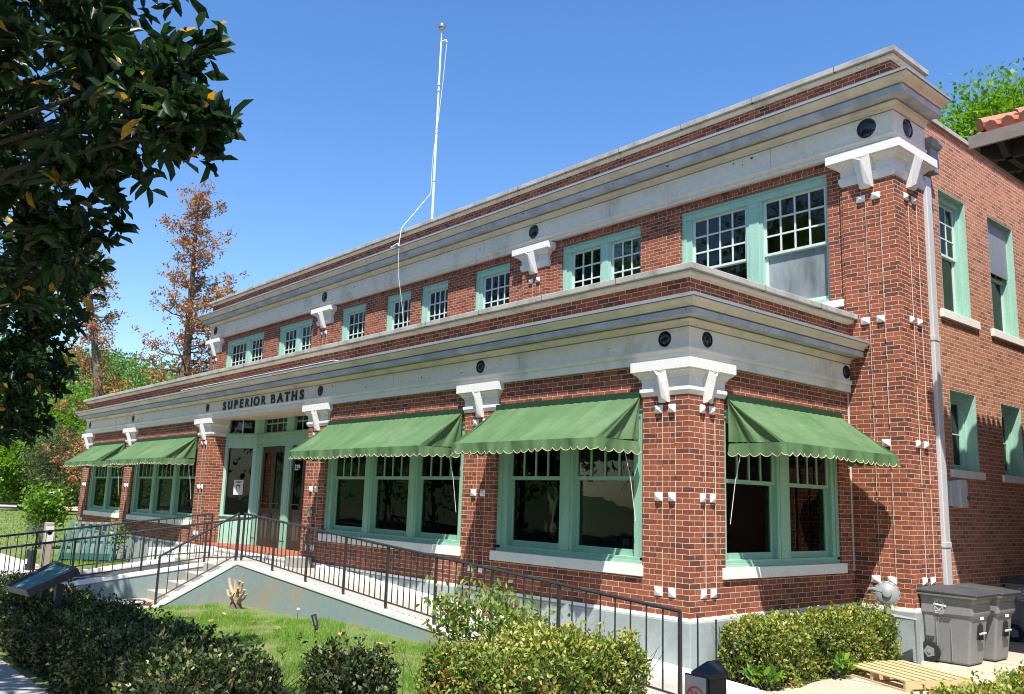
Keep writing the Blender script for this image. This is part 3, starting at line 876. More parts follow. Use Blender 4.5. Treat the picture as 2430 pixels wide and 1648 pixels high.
# double doors
for a, b in ((-14.28, -13.02), (-12.63, -11.33)):
    m_ = (a + b) / 2
    for x0, x1 in ((a + .01, m_ - .004), (m_ + .004, b - .01)):
        mb = MB()
        mb.box(x0, x0 + .11, -.075, -.03, .07, 2.52, fr=DF); mb.box(x1 - .11, x1, -.075, -.03, .07, 2.52, fr=DF)
        mb.box(x0 + .11, x1 - .11, -.075, -.03, 2.38, 2.52, fr=DF); mb.box(x0 + .11, x1 - .11, -.075, -.03, .07, .28, fr=DF)
        mb.box(x0 + .11, x1 - .11, -.075, -.03, .86, 1.0, fr=DF)
        D_ = build('door', mb, 'doorwood', B, bevel=.004)
        bxo('panel', D_, 'doorpanel', x0 + .11, x1 - .11, -.065, -.045, .28, .86, fr=DF)
        bxo('pane', D_, 'glass', x0 + .11, x1 - .11, -.055, -.051, 1.0, 2.38, fr=DF)
        build('push_bar', MB().tube([DF.p(x0 + .05, .02, 1.12), DF.p(x1 - .05, .02, 1.12)], .013), 'brass', D_)
text_mesh('house_number', '329', .19, 'whiteprint', B, (-12.38, DY - .02 + .06, 1.93), (1, 0, 0), (0, 0, 1), .004, .002)
# splayed side lights
for sgn, o_, u_ in ((1, (-15.47, .42, 0), (.87, .48, 0)), (-1, (-11.0, .9, 0), (.83, -.48, 0))):
    AF = FrA(o_, u_)
    L_ = math.hypot(u_[0], u_[1])
    mb = MB()
    mb.box(0, L_, -.1, 0, .06, .74, fr=AF)
    mb.box(0, L_, -.1, .04, .74, .78, fr=AF)
    mb.box(0, .09, -.1, .005, .78, 3.3, fr=AF); mb.box(L_ - .12, L_, -.1, .005, .78, 3.3, fr=AF)
    mb.box(.09, L_ - .12, -.1, .004, 2.5, 2.8, fr=AF); mb.box(0, L_, -.1, .05, 2.8, 2.86, fr=AF); mb.box(0, L_, -.1, .03, 2.861, 2.885, fr=AF)
    sl = build('side_light', mb, 'mint_shade' if sgn < 0 else 'mint', B, bevel=.003)  # sunlit left splay gets the lighter mint, right one the shade-darkened copy
    bxo('pane', sl, 'glass', .09, L_ - .12, -.06, -.055, .78, 2.5, fr=AF)
    mb = MB()
    for z in (1.72, 2.1): mb.box(.09, L_ - .12, -.3, -.28, z, z + .03, fr=AF)
    mb.box(.5, .57, -.3, -.27, .8, 2.5, fr=AF)
    build('inner_bars', mb, 'interior', sl)
    bxo('pane', sl, 'glass', .09, L_ - .12, -.06, -.055, 2.886, 3.3, fr=AF)
    bxo('glazing_bar', sl, 'sash', .45, .48, -.07, -.04, 2.886, 3.3, fr=AF)
    if sgn > 0:
        po = thing('paper_notice', 'white paper notice with a masked face drawing taped inside the entrance side window', 'notice', AF.p(.5, -.05, 1.48))
        bxo('sheet', po, 'signwhite', .33, .62, -.05, -.046, 1.30, 1.68, fr=AF)
        mb = MB()
        c = Vector(AF.p(.475, -.044, 1.5)); n = AF.nd
        mb.lathe(c, n, [(.066, 0), (.066, .002)], 20)
        for zz, w in ((1.635, .2), (1.61, .16)): mb.box(.475 - w / 2, .475 + w / 2, -.044, -.0425, zz, zz + .012, fr=AF)
        build('print', mb, 'signblack', po)
        mb = MB(); mb.lathe(c + Vector((0, 0, -.02)), n, [(.045, .0022), (.045, .004)], 16)
        build('mask', mb, 'signwhite', po)
# plaque by the door, sockets, bell
build('round_plaque', MB().lathe((-9.80, -.005, 1.0), (0, -1, 0), [(.095, 0), (.095, .018), (.075, .024), (.001, .026)], 24), 'steel', B, smooth=True)
build('plaque_rim', MB().lathe((-9.80, -.004, 1.0), (0, -1, 0), [(.115, 0), (.115, .012), (.095, .016), (.09, 0)], 24), 'brass', B, smooth=True)

# ------------------------------------------------------------------ awnings
def awning(fr, u0, u1, label, wrap=1.0):
    ZT, ZF, PR, VH = 2.79, 2.195, .84, .165
    t = thing('window_awning', label, 'awning', fr.p((u0 + u1) / 2, 0, ZF), 'green canvas awnings over the porch windows')
    Lw = u1 - u0
    seed = rng.random() * 10
    # sloping top with sag and creases
    nu, nv = int(Lw / .045), 16
    vs, fs = [], []
    for j in range(nv + 1):
        v = j / nv
        for i in range(nu + 1):
            u = i / nu
            x = u0 + Lw * u
            sag = -.028 * math.sin(math.pi * v) * (.6 + .4 * math.sin(u * 9 + seed))
            cre = .009 * math.sin(u * Lw * 15 + seed + 2.2 * v) * math.sin(math.pi * min(1, v * 1.15)) + .004 * math.sin(u * Lw * 37 + seed * 3)
            e = min(u, 1 - u) * Lw
            pull = -.055 * math.exp(-e / .16) * math.sin(math.pi * v) * (.7 + .3 * math.sin(v * 9))
            fan = math.atan2(e, v * .9 + .06)
            pull += .024 * math.exp(-e / .42) * math.sin(fan * 13 + seed) * math.sin(math.pi * min(1, v * 1.02)) ** .6
            dd = .045 + PR * v
            vs.append(fr.p(x, dd + .35 * (sag + cre), ZT - (ZT - ZF) * v + sag + cre + pull))
            if i and j:
                a = j * (nu + 1) + i
                fs.append((a, a - 1, a - nu - 2, a - nu - 1))
    can = MB().add(vs, fs)
    build('canopy', can, 'awning', t, smooth=True)
    # side gores: a fan of folds from the upper wall corner
    for sd_, ue in ((-1, u0), (1, u1)):
        vs, fs = [], []
        na, nr = 40, 14
        for j in range(nr + 1):
            r_ = j / nr
            for i in range(na + 1):
                a = i / na
                # bottom bar runs from the wall to the front corner
                bx, bz = .03 + (PR + .015) * a, ZF + .03 - .03 * a
                d_ = .03 + (bx - .03) * r_
                z_ = ZT - .005 + (bz - ZT + .005) * r_
                fold = (math.sin(a * 9.5 + seed) * .6 + math.sin(a * 21 + 2 * seed) * .28 + math.sin(a * 43 + seed) * .08)
                amp = .125 * r_ * (1 - r_ * .72) * math.sin(math.pi * min(1, a * 1.05 + .03)) ** .5
                vs.append(fr.p(ue - sd_ * (amp * (fold + .8)), d_, z_))
                if i and j:
                    k = j * (na + 1) + i
                    fs.append((k, k - 1, k - na - 2, k - na - 1))
        build('side_gore', MB().add(vs, fs), 'awning', t, smooth=True)
    # scalloped valance round three sides, with its braid
    def rail(sv):   # along the hem: 0..PR left side, then front, then right side
        if sv < PR: return u0, .045 + sv, -1, 0
        if sv < PR + Lw: return u0 + sv - PR, .045 + PR, 0, 1
        return u1, .045 + PR - (sv - PR - Lw), 1, 0
    tot = 2 * PR + Lw
    nsc = round(tot / .162)
    n = nsc * 8
    vs, fs, tv, tf = [], [], [], []
    rows = 7
    for i in range(n + 1):
        sv = tot * i / n
        u, d_, nu_, nd_ = rail(sv)
        sc = abs(math.sin(math.pi * sv / tot * nsc)) ** .7
        hang = VH - .045 + .045 * sc + .012 * math.sin(sv * 2.3 + seed)
        for j in range(rows):
            v = j / (rows - 1)
            rip = (.020 * math.sin(sv * 7.1 + seed * 2) + .013 * math.sin(sv * 17 + seed) + .007 * math.sin(sv * 33)) * v + .012 * v
            zz = ZF + .004 - hang * v
            vs.append(fr.p(u + nu_ * rip, d_ + nd_ * rip, zz))
            if i and j:
                k = i * rows + j
                fs.append((k, k - 1, k - 1 - rows, k - rows))
        u_, dd_, zb = u + nu_ * (rip + .003), d_ + nd_ * (rip + .003), zz
        tv += [fr.p(u_ + nu_ * .002, dd_ + nd_ * .002, zb + .003), fr.p(u_ + nu_ * .002, dd_ + nd_ * .002, zb - .005), fr.p(u_ - nu_ * .006, dd_ - nd_ * .006, zb - .005), fr.p(u_ - nu_ * .006, dd_ - nd_ * .006, zb + .003)]
        if i:
            k = i * 4
            for q in range(4):
                tf.append((k + q, k + (q + 1) % 4, k - 4 + (q + 1) % 4, k - 4 + q))
    va = build('valance', MB().add(vs, fs), 'awning', t, smooth=True)
    build('braid', MB().add(tv, tf), 'trim', va)
    bxo('head_board', t, 'awning_board', u0 + .02, u1 - .02, -.005, .05, ZT - .03, ZT + .085, fr=fr)
    # frame
    mb = MB().tube([fr.p(u0 + .15, .05, ZF + .0), fr.p(u0 + .12, PR, ZF - .006), fr.p(u1 - .12, PR, ZF - .006), fr.p(u1 - .15, .05, ZF + .0)], .011, 6)
    build('front_bar', mb, 'awning_board', t)
    for ue in (u0 + .05, u1 - .05):
        build('arm', MB().tube([fr.p(ue, .02, 2.15), fr.p(ue, PR - .02, ZF - .01)], .010, 6), 'whitepole', t)
    cu = u1 - .06 if fr is LF else u0 + .03
    build('pull_cord', MB().tube([fr.p(cu - .12 if fr is LF else cu + .10, .18, 2.25), fr.p(cu - .05 if fr is LF else cu + .05, .08, 1.7), fr.p(cu, .03, 1.15)], .0038, 6), 'halyard', t)
    return t

awning(LF, -3.83, -.80, 'green awning with gathered side on the front, nearest the corner pilaster')
awning(LF, -9.25, -4.72, 'wide green awning just right of the entrance')
awning(LF, -21.2, -16.32, 'wide green awning just left of the entrance')
awning(LF, -25.75, -22.3, 'small far green awning at the left end of the porch')
awning(LS, .79, 3.79, 'green awning on the short side of the porch, facing the alley')

# ------------------------------------------------------------------ things fixed to or standing on the house
t = thing('flagpole', 'tall white pole with ball on the roof, no flag, ropes hanging loose', 'flagpole', (-14.5, 6, 8.3))
b0, t0 = Vector((-14.53, 6, 8.3)), Vector((-14.50, 6, 16.25))
def on(f): return b0.lerp(t0, f)
build('pole', MB().tube([on(0), on(.02), on(.0201), on(.56), on(.5601), on(.565), on(.5651), on(.945), on(.955), on(1)], [.08, .08, .038, .036, .048, .048, .032, .026, .018, .014], 12), 'whitepole', t, smooth=True)
for f in (.36, .565, .74, .765): build('collar', MB().tube([on(f), on(f + .006)], .056, 12), 'galv', t)
tp = t0 + Vector((0, 0, .17))
build('ball', MB().lathe(tp - Vector((0, 0, .15)), (0, 0, 1), [(.13 * math.sin(math.pi * i / 14) + .001, .15 - .13 * math.cos(math.pi * i / 14)) for i in range(15)], 20), 'steel', t, smooth=True)
build('truck', MB().tube([on(.955), on(.955) + Vector((.16, .08, .03)), on(.955) + Vector((.19, .09, -.06))], .026, 8), 'whitepole', t)
hp = on(.952) + Vector((.19, .09, -.08))
q1, q2 = on(.62) + Vector((.07, 0, 0)), on(.31) + Vector((-.07, -.05, 0))
hook = Vector((-12.54, 3.56, 8.17))
build('halyard', MB().tube([hp, hp.lerp(q1, .5) + Vector((.02, 0, 0)), q1, on(.45) + Vector((-.07, -.05, 0)), q2, Vector((-12.98, 3.90, 8.80)), hook], .008, 6), 'halyard', t)
end = Vector((-12.60, 3.80, 6.55))
build('rope_end', MB().tube([hook, hook.lerp(end, .5) + Vector((-.03, -.05, 0)), end, end + Vector((.10, .05, -.75))], .007, 6), 'halyard', t)
build('roof_hook', MB().tube([hook + Vector((-.55, .1, .03)), hook + Vector((-.05, 0, .02)), hook + Vector((.02, 0, -.06))], .022, 6), 'whitepole', t)

t = thing('downspout', 'square grey metal rain pipe at the corner of the side wall', 'downspout', (.86, 5.24, G))
mb = MB()
mb.box(.775, .945, 5.11, 5.30, -.5, 6.9)
build('pipe', mb, 'galv', t, bevel=.012)
for z in (4.18, .92): bxo('collar', t, 'galv', .765, .955, 5.10, 5.31, z - .06, z + .02, bevel=.004)
mb = MB()
mb.box(.76, 1.0, 5.22, 5.52, 7.02, 7.42); mb.stack(5.22, 5.52, -.76, [(0, 7.42), (.03, 7.45), (.06, 7.52), (.06, 7.58), (0, 7.6)], fr=Fr('S', 0), front=1.0)
build('hopper_head', mb, 'meter', t, bevel=.006)

t = thing('electrical_box', 'pale grey electrical box on the side wall under a small window', 'electrical box', (.76, 5.9, 1.6))
bxo('case', t, 'galv', .751, .86, 5.62, 5.88, 1.50, 1.90, bevel=.008)
bxo('cover', t, 'galv', .751, .90, 5.89, 6.16, 1.48, 1.93, bevel=.008)
build('latch', MB().tube([(.9, 6.14, 1.66), (.94, 6.14, 1.62)], .03, 8), 'brass', t)

# gas regulator
t = thing('gas_regulator', 'grey disc gas regulator on pipes at the foot of the tall pilaster', 'gas meter', (.66, 3.75, G))
c = Vector((.66, 3.74, .205)); n = Vector((.42, -.88, .22)).normalized()
build('diaphragm', MB().lathe(c - n * .03, n, [(.165, 0), (.178, .006), (.178, .028), (.165, .034), (.155, .046), (.12, .066), (.07, .08), (.062, .115), (.05, .12), (.001, .122)], 32), 'meter', t, smooth=True)
for k in range(14):
    an = k * 2 * math.pi / 14
    x = n.cross(Vector((0, 0, 1))).normalized(); y = n.cross(x)
    p_ = c + (x * math.cos(an) + y * math.sin(an)) * .167
    build('bolt', MB().tube([p_ - n * .03, p_ + n * .02], .010, 6), 'meter', t)
build('vent_arm', MB().tube([c + n * .05, c + Vector((-.18, -.05, .05)), c + Vector((-.24, -.05, .04)), c + Vector((-.25, -.05, -.02))], .035, 8), 'meter', t, smooth=True)
mb = MB()
mb.tube([c + Vector((0, 0, -.18)), c + Vector((0, 0, -.55)), c + Vector((0, 0, -.95))], .05, 10)
mb.tube([c + Vector((0, .0, -.30)), c + Vector((-.42, .08, -.26)), c + Vector((-.44, .08, -.85))], .035, 8)
mb.tube([c + Vector((0, .0, -.30)), c + Vector((.35, .12, -.33)), c + Vector((.36, .12, -.95))], .035, 8)
mb.lathe(c + Vector((0, -.06, -.5)), (0, -1, 0), [(.08, -.1), (.08, .06), (.05, .08), (.001, .085)], 16)
mb.lathe(c + Vector((-.42, -.02, -.55)), (-.5, -1, .1), [(.10, -.04), (.11, 0), (.10, .03), (.05, .06), (.001, .062)], 18)
mb.tube([c + Vector((-.42, .05, -.55)), c + Vector((0, 0, -.58))], .03, 8)
build('pipework', mb, 'meter', t, smooth=True)

# in the windows: table cards, napkin boxes, stacked chairs (seen through the glass)
def table(x, y, lab):
    t = thing('cafe_table', 'dark cafe table ' + lab, 'table', (x, y, .02))
    bxo('table_top', t, 'doorwood', x - .42, x + .42, y - .35, y + .35, .70, .735)
    build('pedestal', MB().tube([(x, y, .02), (x, y, .70)], .04, 8), 'dark_iron', t)
    c_ = thing('table_card', 'white card with blue cup, ' + lab, 'table card', (x - .1, y - .27, .736), 'white cards on the window tables')
    bxo('card', c_, 'signwhite', x - .155, x - .045, y - .28, y - .27, .737, .885)
    bxo('print', c_, 'bluecard', x - .13, x - .07, y - .2815, y - .28, .755, .81)
    n_ = thing('napkin_box', 'napkin box with white napkin, ' + lab, 'napkin box', (x + .12, y - .2, .736), 'napkin boxes on the window tables')
    bxo('box', n_, 'blackpost', x + .05, x + .2, y - .26, y - .14, .737, .86)
    s_ = MB().add([(x + .08, y - .22, .86), (x + .17, y - .22, .86), (x + .17, y - .18, .86), (x + .08, y - .18, .86), (x + .12, y - .2, .98), (x + .10, y - .2, .99)], [(0, 1, 4, 5), (2, 3, 5, 4), (1, 2, 4), (3, 0, 5)])
    build('napkin', s_, 'whiteprint', n_)
table(-2.9, .72, 'behind the left pane of the corner front window')
table(-1.35, .72, 'behind the right pane of the corner front window')
table(-5.4, .72, 'behind the right pane of the three light window')
table(-7.0, .72, 'behind the middle pane of the three light window')
def table_s(x, y, lab):
    table(x, y, lab)
table(-.75, 1.75, 'behind the near pane of the porch side window')
table(-.75, 3.15, 'behind the far pane of the porch side window')
def chairs(x, y, lab, rz):
    t = thing('stacked_chairs', lab, 'chairs', (x, y, .02), rz=rz)
    ca, sa = math.cos(rz), math.sin(rz)
    for k in range(6):
        z = .45 + .13 * k
        mb = MB()
        def q(a, b_, c_): return (x + a, y + b_, z + c_)
        mb.tube([q(-.2, -.2, 0), q(-.2, .2, .02), q(-.19, .25, .3), q(-.1, .27, .42), q(.1, .27, .42), q(.19, .25, .3), q(.2, .2, .02), q(.2, -.2, 0)], .013, 6)
        mb.box(x - .2, x + .2, y - .2, y + .2, z - .02, z + .015)
        build('chair', mb, 'steel' if k % 2 else 'dark_iron', t)
    mb = MB()
    for a in (-.2, .2):
        for b_ in (-.2, .2): mb.tube([(x + a, y + b_, .02), (x + a, y + b_, .45)], .013, 6)
    build('leg', mb, 'dark_iron', t)
chairs(-14.9, 1.55, 'stack of metal chairs behind the entrance side window', 0)
chairs(-1.1, 2.5, 'stack of dark metal chairs inside the side window', 0)
chairs(-2.0, 1.7, 'stack of dark metal chairs inside the corner front window', 0)
# framed picture, lamp and made-up hanging cloths indoors
t = thing('framed_picture', 'black framed picture on the inner wall behind the corner window', 'picture', (-1.6, 3.4, 1.9))
bxo('frame', t, 'black', -2.0, -1.2, 3.4, 3.45, 1.4, 2.2); bxo('print', t, 'chalk', -1.92, -1.28, 3.39, 3.4, 1.48, 2.12)
t = thing('stand_in_display', 'made-up colourful cloths hung in the left light of the three light window', 'window display', (-8.4, .42, .7))  # made-up cloths for the coloured shapes showing in this pane
bxo('backing', t, 'cloth_a', -8.95, -8.05, .42, .44, .85, 2.3)
mb = MB(); mb.lathe((-8.42, .40, 1.25), (0, -1, 0), [(.16, 0), (.14, .03), (.001, .04)], 12)
build('yellow_shape', mb, 'yellow', t); bxo('red_shape', t, 'red_cloth', -8.55, -8.3, .385, .41, 1.5, 1.85); bxo('green_patch', t, 'green_cloth', -8.85, -8.7, .395, .41, 1.62, 1.78)

# ------------------------------------------------------------------ ground, walks, ramps
def hgt(x, y):
    b = .17 * math.exp(-((x + 4.2) / 3.2) ** 2) * max(0, min(1, (y + 5.5) / 2.5))
    return G + b + .012 * math.sin(x * 1.7 + y) + .01 * math.sin(y * 2.3 - x * .7)
def sheet(name, x0, x1, y0, y1, z, mat, nx=1, ny=1, fn=None, kind='structure'):
    vs = [(x0 + (x1 - x0) * i / nx, y0 + (y1 - y0) * j / ny, 0) for j in range(ny + 1) for i in range(nx + 1)]
    vs = [(x, y, fn(x, y) if fn else z) for x, y, _ in vs]
    fs = [(j * (nx + 1) + i, j * (nx + 1) + i + 1, (j + 1) * (nx + 1) + i + 1, (j + 1) * (nx + 1) + i) for j in range(ny) for i in range(nx)]
    return struct(name, MB().add(vs, fs), mat, kind)
def terrain(x, y):
    return G - .03 + .004 * max(0, -x - 30)
sheet('ground', -700, 500, -400, 700, G - .05, 'ground', 24, 22, lambda x, y: -.82)
sheet('lawn_soil', -9.9, 1.5, -6.35, -1.55, 0, 'soil', 60, 26, hgt)
sheet('lawn_left', -80, -13.2, -6.35, 12, -.775, 'soil', 10, 4)
sheet('sidewalk', -60, 30, -10.8, -6.35, -.74, 'concrete')
mb = MB()
for x in np.arange(-30, 12, 1.5): mb.box(x, x + .012, -10.8, -6.35, -.742, -.7385)
struct('sidewalk', mb, 'soil')
sheet('street', -200, 200, -26, -10.95, -.88, 'roofing')
mb = MB(); mb.box(-200, 200, -10.95, -10.8, -1.0, -.74); struct('kerb', mb, 'concrete')
sheet('stair_path', -11.4, -9.65, -6.35, -2.9, -.752, 'walk')
sheet('alley_walk', .86, 30, -6.3, 22, -.735, 'walk')
mb = MB()
for y in (-4.5, -2.9, -1.3, .3, 1.9, 3.5, 5.1): mb.box(.86, 3.0, y, y + .014, -.737, -.7335)
struct('alley_walk', mb, 'soil')
sheet('ramp_foot', .03, .86, -1.55, .32, -.731, 'cap')
sheet('planting_bed', .03, .86, .32, 4.1, -.745, 'dirtbed')
sheet('planting_bed', 2.95, 30, -6.3, 3.1, -.728, 'dirtbed')
sheet('gravel_path', -40, -15.5, -6.2, -2.6, -.768, 'gravel')
sheet('far_path', -104, -80, -30, 40, -.77, 'path_far')
sheet('mulch_bed', -19.7, -17.6, -2.9, -1.9, -.764, 'deadmulch')

# right ramp, landing, stairs, left ramp: one concrete thing with painted parts
RY = -1.6
t = thing('entrance_ramp', 'grey green concrete entrance ramp and stairs with white painted edges', 'ramp', (-9.6, -1.6, G))
def rz_(x):   # top of the white cap of the right ramp wall
    return .055 - max(0, x + 9.63) * .0655
mb = MB()
def slabx(mb, xs, y0, y1, top, bot):
    for a, b in zip(xs, xs[1:]):
        mb.hexa([(a, y0, bot), (b, y0, bot), (b, y1, bot), (a, y1, bot)], [(a, y0, top(a)), (b, y0, top(b)), (b, y1, top(b)), (a, y1, top(a))])
xs = [-9.63, 1.0]
slabx(mb, xs, RY, RY + .16, lambda x: rz_(x) - .075, -1.1)
build('ramp_wall', mb, 'rampwall', t, bevel=.008)
mb = MB(); mb.hexa([(-9.63, RY - .012, rz_(-9.63) - .075), (1.02, RY - .012, rz_(1.02) - .075), (1.02, RY + .17, rz_(1.02) - .075), (-9.63, RY + .17, rz_(-9.63) - .075)],
                   [(-9.63, RY - .012, rz_(-9.63)), (1.02, RY - .012, rz_(1.02)), (1.02, RY + .17, rz_(1.02)), (-9.63, RY + .17, rz_(-9.63))])
build('white_cap', mb, 'cap', t, bevel=.012)
mb = MB(); mb.hexa([(-9.63, RY + .17, -1.1), (1.0, RY + .17, -1.1), (1.0, -.04, -1.1), (-9.63, -.04, -1.1)], [(-9.63, RY + .17, -.10), (1.0, RY + .17, rz_(1.0) - .12), (1.0, -.04, rz_(1.0) - .12), (-9.63, -.04, -.10)])
build('ramp_deck', mb, 'concrete', t)
mb = MB(); mb.hexa([(-9.0, -.25, -1.1), (1.0, -.25, -1.1), (1.0, -.031, -1.1), (-9.0, -.031, -1.1)], [(-9.0, -.25, -.02), (1.0, -.25, rz_(1.0) - .03), (1.0, -.031, rz_(1.0) - .0), (-9.0, -.031, .0)])
build('wall_kerb', mb, 'cap', t, bevel=.01)
bxo('landing', t, 'concrete', -14.5, -9.63, -1.6, .03, -1.1, -.10)
# stairs
def sz(y): return .055 + (y - RY) * .52
mb = MB()
ys = [RY, -3.06]
mb.hexa([(-9.79, -3.06, -1.1), (-9.63, -3.06, -1.1), (-9.63, RY, -1.1), (-9.79, RY, -1.1)], [(-9.79, -3.06, sz(-3.06) - .075), (-9.63, -3.06, sz(-3.06) - .075), (-9.63, RY, sz(RY) - .075), (-9.79, RY, sz(RY) - .075)])
build('stair_wall', mb, 'rampwall', t, bevel=.008)
mb = MB()
mb.hexa([(-9.80, -3.09, sz(-3.09) - .075), (-9.618, -3.09, sz(-3.09) - .075), (-9.618, RY + .0, sz(RY) - .075), (-9.80, RY + .0, sz(RY) - .075)], [(-9.80, -3.09, sz(-3.09)), (-9.618, -3.09, sz(-3.09)), (-9.618, RY + .0, sz(RY)), (-9.80, RY + .0, sz(RY))])
build('white_cap', mb, 'cap', t, bevel=.012)
for k in range(4):
    z = -.10 - .165 * (k + 1); y = RY - .36 * k
    bxo('stair_step', t, 'concrete', -11.3, -9.79, y - .36, y, -1.1, z, bevel=.012)
# left ramp towards the street
def lz(y): return -.075 + (y + 1.35) * .123
LX = -11.4
for nm, x0, x1, top, bot, mat_ in (('ramp_wall', LX, LX + .12, -.07, 0, 'rampwall'), ('ramp_wall', LX - 1.62, LX - 1.5, -.07, 0, 'rampwall')):
    mb = MB(); mb.hexa([(x0, -6.2, -1.1), (x1, -6.2, -1.1), (x1, -1.3, -1.1), (x0, -1.3, -1.1)], [(x0, -6.2, lz(-6.2) + top), (x1, -6.2, lz(-6.2) + top), (x1, -1.3, lz(-1.3) + top), (x0, -1.3, lz(-1.3) + top)])
    build(nm, mb, mat_, t, bevel=.008)
    mb = MB(); mb.hexa([(x0 - .015, -6.22, lz(-6.22) + top), (x1 + .015, -6.22, lz(-6.22) + top), (x1 + .015, -1.28, lz(-1.28) + top), (x0 - .015, -1.28, lz(-1.28) + top)],
                       [(x0 - .015, -6.22, lz(-6.22) + .01), (x1 + .015, -6.22, lz(-6.22) + .01), (x1 + .015, -1.28, lz(-1.28) + .01), (x0 - .015, -1.28, lz(-1.28) + .01)])
    build('white_cap', mb, 'cap', t, bevel=.01)
mb = MB(); x0, x1 = LX - 1.5, LX
mb.hexa([(x0, -6.2, -1.1), (x1, -6.2, -1.1), (x1, -1.35, -1.1), (x0, -1.35, -1.1)], [(x0, -6.2, lz(-6.2) - .07), (x1, -6.2, lz(-6.2) - .07), (x1, -1.35, lz(-1.35) - .07), (x0, -1.35, lz(-1.35) - .07)])
build('ramp_deck', mb, 'concrete', t)
mb = MB(); x0, x1 = LX - 1.1, LX - .15
mb.hexa([(x0, -4.2, lz(-4.2) - .075), (x1, -4.2, lz(-4.2) - .075), (x1, -1.5, lz(-1.5) - .075), (x0, -1.5, lz(-1.5) - .075)], [(x0, -4.2, lz(-4.2) - .055), (x1, -4.2, lz(-4.2) - .055), (x1, -1.5, lz(-1.5) - .055), (x0, -1.5, lz(-1.5) - .055)])
build('rubber_mat', mb, 'mat', t)
mb = MB(); mb.box(-14.5, -13.02, -1.62, -1.45, -1.1, .02); mb.box(-14.62, -14.5, -1.62, .02, -1.1, .02)
build('landing_kerb', mb, 'cap', t, bevel=.01)

# railings ------------------------------------------------------------
BAL = None
def railing(label, pts, posts, h0=.0, rail_r=.021, base=0.0, lowrail=.10, nb=7, ext=None, posts_down=.06):
    """pts: function s -> (x, y, ztop, zbase); posts: list of s"""
    P0 = pts(posts[0])
    t = thing('iron_railing', label, 'railing', (P0[0], P0[1], P0[3]), 'black iron railings round the ramp')
    top = [pts(s_) for s_ in (posts if ext is None else ext)]
    build('handrail', MB().tube([(x, y, z) for x, y, z, b_ in top], rail_r, 8), 'dark_iron', t)
    build('bottom_rail', MB().tube([(x, y, b_ + lowrail) for x, y, z, b_ in [pts(s_) for s_ in posts]], .013, 6), 'dark_iron', t)
    for s_ in posts:
        x, y, z, b_ = pts(s_)
        build('post', MB().box(x - .017, x + .017, y - .017, y + .017, b_ - posts_down, z), 'dark_iron', t)
    for a, b_ in zip(posts, posts[1:]):
        for k in range(1, (nb if abs(b_ - a) < 1.5 else 10) + 1):
            x, y, z, zb = pts(a + (b_ - a) * k / (nb + 1))
            build('baluster', MB().box(x - .0065, x + .0065, y - .0065, y + .0065, zb + lowrail, z), 'dark_iron', t)
    return t
railing('long black iron railing down the right hand ramp', lambda x: (x, RY + .08, .955 - (x + 9.63) * .0622, rz_(x)), [-9.63, -8.28, -7.0, -5.72, -4.47, -3.23, -2.0, -.75, 1.05])
railing('short black iron railing beside the stairs', lambda y: (-9.71, y, .955 + (y - RY) * .546, sz(y)), [RY, -3.06], nb=7)
def npt(y):
    z = .70 + (y + 1.6) * .127 if y < -1.5 else min(.86, .713 + (y + 1.5) * .12)
    return (LX + .06, y, z, lz(y) if y < -1.3 else -.10)
railing('black iron railing between the stairs and the left hand ramp', npt, [-6.1, -5.36, -4.1, -2.83, -1.56, -.3], nb=6)
railing('far black iron railing on the outer side of the left hand ramp', lambda y: (LX - 1.56, y, .86 + min(0, (y + .8) * .118), lz(y) if y < -1.3 else -.10), [-6.1, -5.6, -4.4, -3.2, -2.0, -.8], nb=6)

# ------------------------------------------------------------------ leaf and plant helpers
def leaves(name, P, A, N, Ln, Wd, tint, mat, parent=None, fold=.25, shape=6, curl=0.0):
    """P base points, A leaf axes, N approximate normals; one small mesh leaf each"""
    P = np.asarray(P, float); A = np.asarray(A, float); N = np.asarray(N, float)
    n = len(P)
    A = A / np.linalg.norm(A, axis=1, keepdims=True)
    S = np.cross(A, N); S /= np.linalg.norm(S, axis=1, keepdims=True) + 1e-9
    N = np.cross(S, A)
    Ln = np.broadcast_to(np.asarray(Ln, float), (n,))[:, None]; Wd = np.broadcast_to(np.asarray(Wd, float), (n,))[:, None]
    if shape == 6:
        pr = [(0, 0, 0), (.35, .5, fold), (.75, .36, fold), (1, 0, -curl), (.75, -.36, fold), (.35, -.5, fold)]
        fc = [(0, 1, 2, 3), (0, 3, 4, 5)]
    elif shape == 4:
        pr = [(0, 0, 0), (.5, .5, fold), (1, 0, -curl), (.5, -.5, fold)]
        fc = [(0, 1, 2, 3)]
    else:
        pr = [(0, .5, 0), (1, 0, 0), (0, -.5, 0)]
        fc = [(0, 1, 2)]
    k = len(pr)
    V = np.empty((n, k, 3))
    for i, (a, s_, h) in enumerate(pr):
        V[:, i] = P + A * Ln * a + S * Wd * s_ + N * (h * (Wd if h > 0 else Ln) * .5)
    off = root_loc(parent) if parent else Vector((0, 0, 0))
    V = V.reshape(-1, 3) - np.array(off)
    F = np.concatenate([np.array(f)[None, :] + (np.arange(n) * k)[:, None] for f in fc], 0) if len({len(f) for f in fc}) == 1 else None
    nf, fl = F.shape
    me = bpy.data.meshes.new(name)
    me.vertices.add(len(V)); me.vertices.foreach_set('co', V.ravel())
    me.loops.add(nf * fl); me.loops.foreach_set('vertex_index', F.ravel().astype(np.int32))
    me.polygons.add(nf); me.polygons.foreach_set('loop_start', np.arange(0, nf * fl, fl, dtype=np.int32))
    me.update(calc_edges=True)
    at = me.attributes.new('tint', 'FLOAT', 'FACE')
    at.data.foreach_set('value', np.tile(np.broadcast_to(tint, (n,)), len(fc)).astype(np.float32))
    return mesh_obj(name, me, mat, parent)

